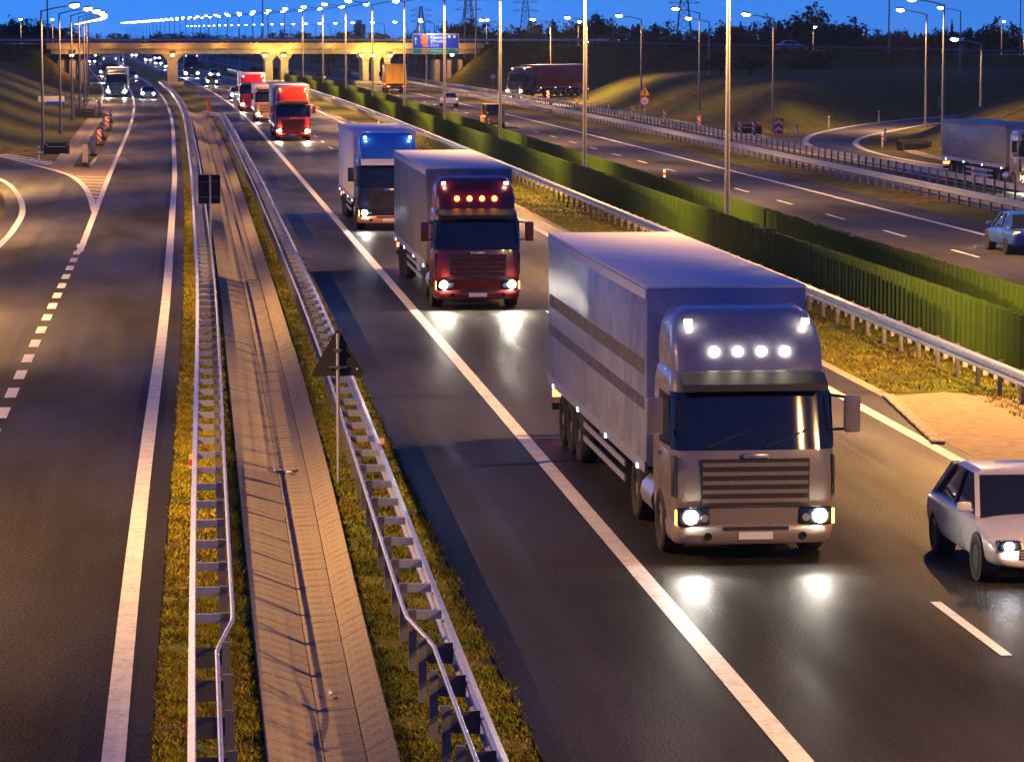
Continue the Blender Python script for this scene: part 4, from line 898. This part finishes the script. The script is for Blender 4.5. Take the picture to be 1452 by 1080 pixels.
# ------------------------------------------------------------------ trees, pylons, far things
def tree_mesh(seed, kind):
    rg = np.random.RandomState(seed); tr = MB(); lv = []
    tr.cyl((0, 0, 0), (0, 0, .45), .028, .018, 7); tips = []
    if kind == 'c':
        tr.cyl((0, 0, .45), (0, 0, .97), .018, .004, 6)
        for i in range(900):
            z = rg.uniform(.08, 1.0); r = (1-z)**.85*.24*rg.uniform(.3, 1.05); a = rg.uniform(0, 2*PI); lv.append((r*math.cos(a), r*math.sin(a), z-.25*r))
        size = .03
    else:
        for i in range(13):
            a = rg.uniform(0, 2*PI); z0 = rg.uniform(.2, .45); e = (rg.uniform(.1, .3)*math.cos(a), rg.uniform(.1, .3)*math.sin(a), rg.uniform(.5, .92)); tr.cyl((0, 0, z0), e, .012, .004, 5); tips.append(e)
            for _ in range(3):
                q = tuple(np.array(e)+rg.normal(0, .09, 3)); tr.cyl(e, q, .004, .002, 4); tips.append(q)
        for e in tips:
            n = rg.randint(10, 34)
            for _ in range(n): lv.append(tuple(np.array(e)+rg.normal(0, .048, 3)*np.array([1, 1, .8])))
        size = .034
    vs = []; fs = []
    for p in lv:
        if p[2] < .05: continue
        u = rg.normal(0, 1, 3); u /= np.linalg.norm(u); w = np.cross(u, rg.normal(0, 1, 3)); w /= np.linalg.norm(w); q = size*rg.uniform(.5, 1.2); c = np.array(p); o_ = len(vs)
        vs += [tuple(c+u*q), tuple(c+w*q*.7), tuple(c-u*q), tuple(c-w*q*.7)]; fs.append((o_, o_+1, o_+2, o_+3))
    lm_ = MB(); lm_.v = vs; lm_.f = fs; lm_.smooth = [False]*len(fs)
    return tr, lm_
VAR = [tree_mesh(i, 'd') for i in range(5)]+[tree_mesh(9, 'c'), tree_mesh(10, 'c')]
VM = [(a.mesh('trunk', trunkM), b.mesh('crown', leafE if i > 4 else leafM)) for i, (a, b) in enumerate(VAR)]
def tree(label, u, vtop, Y, wide, var, base=None, name='tree'):
    x, _, zt = Q(u, vtop, Y); z0 = gh(x, Y)-.1 if base is None else base; h = zt-z0
    t = thing(name, label, 'tree' if name == 'tree' else 'bush', (x, Y, z0), random.uniform(0, 6)); sc = (wide, wide, h)
    link('trunk', VM[var][0], t, scale=sc); link('crown', VM[var][1], t, scale=sc); return t
tree('large round-crowned tree right of the lamp over the chevron sign', 1148, 19, 560, 12, 0); tree('pale round-crowned tree right of the large round one', 1198, 27, 640, 13, 1)
tree('dark tree at the right frame edge behind the far guard rail', 1420, 31, 500, 8, 2); tree('tall narrow tree left of the dark tree at the right edge', 1350, 29, 560, 4.5, 5)
tree('dark tree just right of the second median lamp post', 845, 28, 540, 9, 3); tree('broad tree just left of the second median lamp post', 810, 34, 560, 8, 4); tree('tree right of the blue direction sign', 690, 40, 560, 8, 1)
tree('tree at the left frame edge behind the crossing road', 8, 33, 540, 9, 2); tree('tree right of the leftmost tree behind the crossing road', 33, 31, 560, 9, 3); tree('rounded tree behind the first left lamp post', 62, 40, 560, 8, 0); tree('low tree behind the left row of lamp posts', 92, 44, 570, 7, 4)
tree('dark bush on the field right of the first median lamp post', 1065, 84, 338, 5, 0, None, 'bush'); tree('dark bush on the field left of the first median lamp post', 1022, 82, 338, 4.5, 3, None, 'bush'); tree('large dark bush below the large round tree', 1150, 70, 420, 7, 1, None, 'bush'); tree('bush on the crossing road bank left of the far right pole', 1230, 52, 490, 3, 2, None, 'bush')
tree('slim conifer rising above the wood left of the tallest pylon', 930, 33, 600, 5, 5); tree('slim conifer right of the first median lamp post', 1050, 31, 600, 5, 6)
rg = np.random.RandomState(5); TV, TF = [], []; LV, LF = [], []
def add_far(u, vtop, Y, wide, var):
    x, _, zt = Q(u, vtop, Y); h = zt; a = rg.uniform(0, 6.28); ca, sa = math.cos(a), math.sin(a)
    for src, V_, F_ in ((VAR[var][0], TV, TF), (VAR[var][1], LV, LF)):
        o_ = len(V_); v_ = np.array(src.v)
        V_.extend(map(tuple, np.c_[x+wide*(v_[:, 0]*ca-v_[:, 1]*sa), Y+wide*(v_[:, 0]*sa+v_[:, 1]*ca), v_[:, 2]*h])); F_.extend(tuple(o_+i for i in f) for f in src.f)
prof = [(-60, 36), (40, 38), (95, 47), (140, 50), (430, 50), (470, 46), (500, 48), (560, 50), (590, 44), (620, 40), (660, 37), (700, 38), (720, 46), (745, 36), (770, 34), (800, 42), (820, 38), (850, 32), (880, 36), (930, 36), (955, 45), (1000, 46), (1020, 40), (1060, 36), (1110, 34), (1150, 34), (1200, 38), (1240, 48), (1280, 46), (1330, 44), (1390, 40), (1450, 44), (1520, 38)]
pu, pv = zip(*prof); u = -60
while u < 1520:
    vt = float(np.interp(u, pu, pv))+rg.uniform(-3, 6); Y = rg.uniform(560, 760)
    if 150 < u < 430: Y = rg.uniform(900, 1200)
    add_far(u, min(vt, 58), Y, rg.uniform(6, 11), rg.randint(0, 7) if rg.rand() < .9 else 5); u += rg.uniform(7, 14) if u < 1000 else rg.uniform(6, 11)
far = MB(); far.v = TV; far.f = TF; far.smooth = [False]*len(TF); a = far.build('woodland_trunks', trunkM)
far2 = MB(); far2.v = LV; far2.f = LF; far2.smooth = [False]*len(LF); b = far2.build('distant_woodland', leafM)
stuff(b, 'dark distant wood that closes the horizon behind the crossing road', 'wood'); a.parent = b; a.name = 'trunks'
def pylon(u, v, Y, lab, H_=38):
    x = Q(u, v, Y)[0]; t = thing('pylon', lab, 'pylon', (x, Y, 0), R(random.uniform(-20, 20))); m = MB(); w = lambda z: 2.6*(1-z/H_)**1.1+.35
    zs = np.linspace(0, H_, 12)
    for i in range(11):
        a, b = w(zs[i]), w(zs[i+1]); c = [(-1, -1), (1, -1), (1, 1), (-1, 1)]
        for k in range(4):
            p, q = c[k], c[(k+1) % 4]; m.bar((p[0]*a, p[1]*a, zs[i]), (p[0]*b, p[1]*b, zs[i+1]), .22); m.bar((p[0]*a, p[1]*a, zs[i]), (q[0]*b, q[1]*b, zs[i+1]), .14); m.bar((p[0]*b, p[1]*b, zs[i+1]), (q[0]*b, q[1]*b, zs[i+1]), .12)
    m.build('lattice', darkst, t)
    for z in (H_*.62, H_*.76, H_*.9):
        MB().bar((-5, 0, z), (5, 0, z), .2).bar((-5, 0, z), (0, 0, z+1.6), .14).bar((5, 0, z), (0, 0, z+1.6), .14).build('cross_arm', darkst, t)
pylon(970, 40, 1050, 'lattice pylon beside the right-bank street lamp, tallest in view', 26); pylon(664, 30, 1200, 'lattice pylon right of the blue direction sign', 24); pylon(745, 30, 1300, 'lattice pylon just right of the third median lamp post', 24); pylon(597, 40, 1500, 'faint small lattice pylon above the blue direction sign', 18)
t = thing('tower', 'dark distant tower block behind the bridge, between two lamps', 'tower', (Q(510, 50, 900)[0], 900, 0)); MB().box(-1.5, 1.5, -1.5, 1.5, 0, 9.2).build('wall', concM, t); MB().box(-.8, .5, -.8, .8, 9.2, 10.3).build('roof_hut', concM, t)
for k in range(4): MB().box(-1.0+.6*(k % 2), -.6+.6*(k % 2), -1.56, -1.5, 6.5+.9*(k//2), 7.0+.9*(k//2)).build('window', glass, t)
for (u, Yb, h, lab) in [(675, 470, 15, 'tall bare mast at the right end of the bridge'), (1260, 480, 14, 'tall bare mast on the crossing road between the bushes'), (68, 480, 15, 'tall bare mast behind the first left lamp post'), (373, 560, 16, 'tall bare mast behind the bridge left of the lamps'), (1446, 500, 12.5, 'tall mast with a lamp at the right frame edge')]:
    x = Q(u, 80, Yb)[0]; t = thing('mast', lab, 'mast', (x, Yb, gh(x, Yb)-.05)); MB().cyl((0, 0, 0), (0, 0, h), .13, .07, 8).build('pole', postM, t); MB().box(-.2, .2, -.2, .2, 0, .12).build('foot', concM, t)

# ------------------------------------------------------------------ grass on the near verges
def grass(name, label, fa, fb, y0, y1, n, hmin, hmax, m, zf, bias=1.6):
    rg = np.random.RandomState(len(name)+n % 97); y = y0+(y1-y0)*rg.rand(n)**bias; x = fa(y)+(fb(y)-fa(y))*rg.rand(n)
    dens = np.sin(x*9+y*2.3)+np.sin(y*5.1-x*3)+np.sin(y*1.3+2*x)+rg.normal(0, .8, n); keep = dens > -1.1; x, y, dens = x[keep], y[keep], dens[keep]; n = len(x)
    h = (hmin+(hmax-hmin)*rg.rand(n)**2)*(1+.3*np.clip(dens, 0, 2)); a = rg.rand(n)*2*PI; w = .008+.012*rg.rand(n)*(1+y/120); lean = h*(.3+.9*rg.rand(n)); b = rg.rand(n)*2*PI; z = zf(x, y)
    V = np.empty((n, 3, 3)); V[:, 0] = np.c_[x-np.cos(a)*w, y-np.sin(a)*w, z]; V[:, 1] = np.c_[x+np.cos(a)*w, y+np.sin(a)*w, z]; V[:, 2] = np.c_[x+np.cos(b)*lean, y+np.sin(b)*lean, z+h]
    me = bpy.data.meshes.new(name); me.vertices.add(3*n); me.vertices.foreach_set('co', V.reshape(-1)); me.loops.add(3*n); me.loops.foreach_set('vertex_index', np.arange(3*n)); me.polygons.add(n); me.polygons.foreach_set('loop_start', np.arange(0, 3*n, 3)); me.update(calc_edges=True); me.materials.append(m)
    stuff(link(name, me), label, 'grass')
zl = lambda x, y: np.interp((x-eL(y))/(drL(y)-eL(y)), [0, .1, .95, 1], [-.02, -.02, -.09, -.1])
grass('verge_grass', 'golden dry grass on the strip beside the left carriageway', lambda y: eL(y)+.02, lambda y: drL(y)-.02, 34, 170, 150000, .025, .075, bladeM, zl)
zr = lambda x, y: np.interp((x-drR(y))/(mL(y)-drR(y)), [0, .1, .9, 1], [-.09, -.08, -.02, -.02])
grass('verge_grass', 'green and tan grass between the slab drain and the main carriageway', lambda y: drR(y)+.02, lambda y: mL(y)+.05, 34, 170, 170000, .025, .07, bladeG, zr)
zm = lambda x, y: np.zeros_like(x)-.01
def crossing_clear(y): return np.where((y > 57) & (y < 72), 17.3, 15.62)
grass('verge_grass', 'rough grass verge right of the main carriageway before the screens', crossing_clear, off(22.4), 62, 260, 150000, .03, .10, bladeG, zm)

# ------------------------------------------------------------------ evening haze
hz = MB().box(-1700, 1700, -120, 2480, -2, 33).build('haze')
hm = bpy.data.materials.new('haze'); hm.use_nodes = True; ht = hm.node_tree; ht.nodes.remove(ht.nodes['Principled BSDF'])
pv_ = ht.nodes.new('ShaderNodeVolumePrincipled'); pv_.inputs['Color'].default_value = (.55, .72, 1, 1); pv_.inputs['Density'].default_value = .0001; pv_.inputs['Anisotropy'].default_value = .3
ht.links.new(pv_.outputs[0], ht.nodes['Material Output'].inputs['Volume']); hz.data.materials.append(hm); stuff(hz, 'thin blue evening haze over the whole motorway', 'haze')
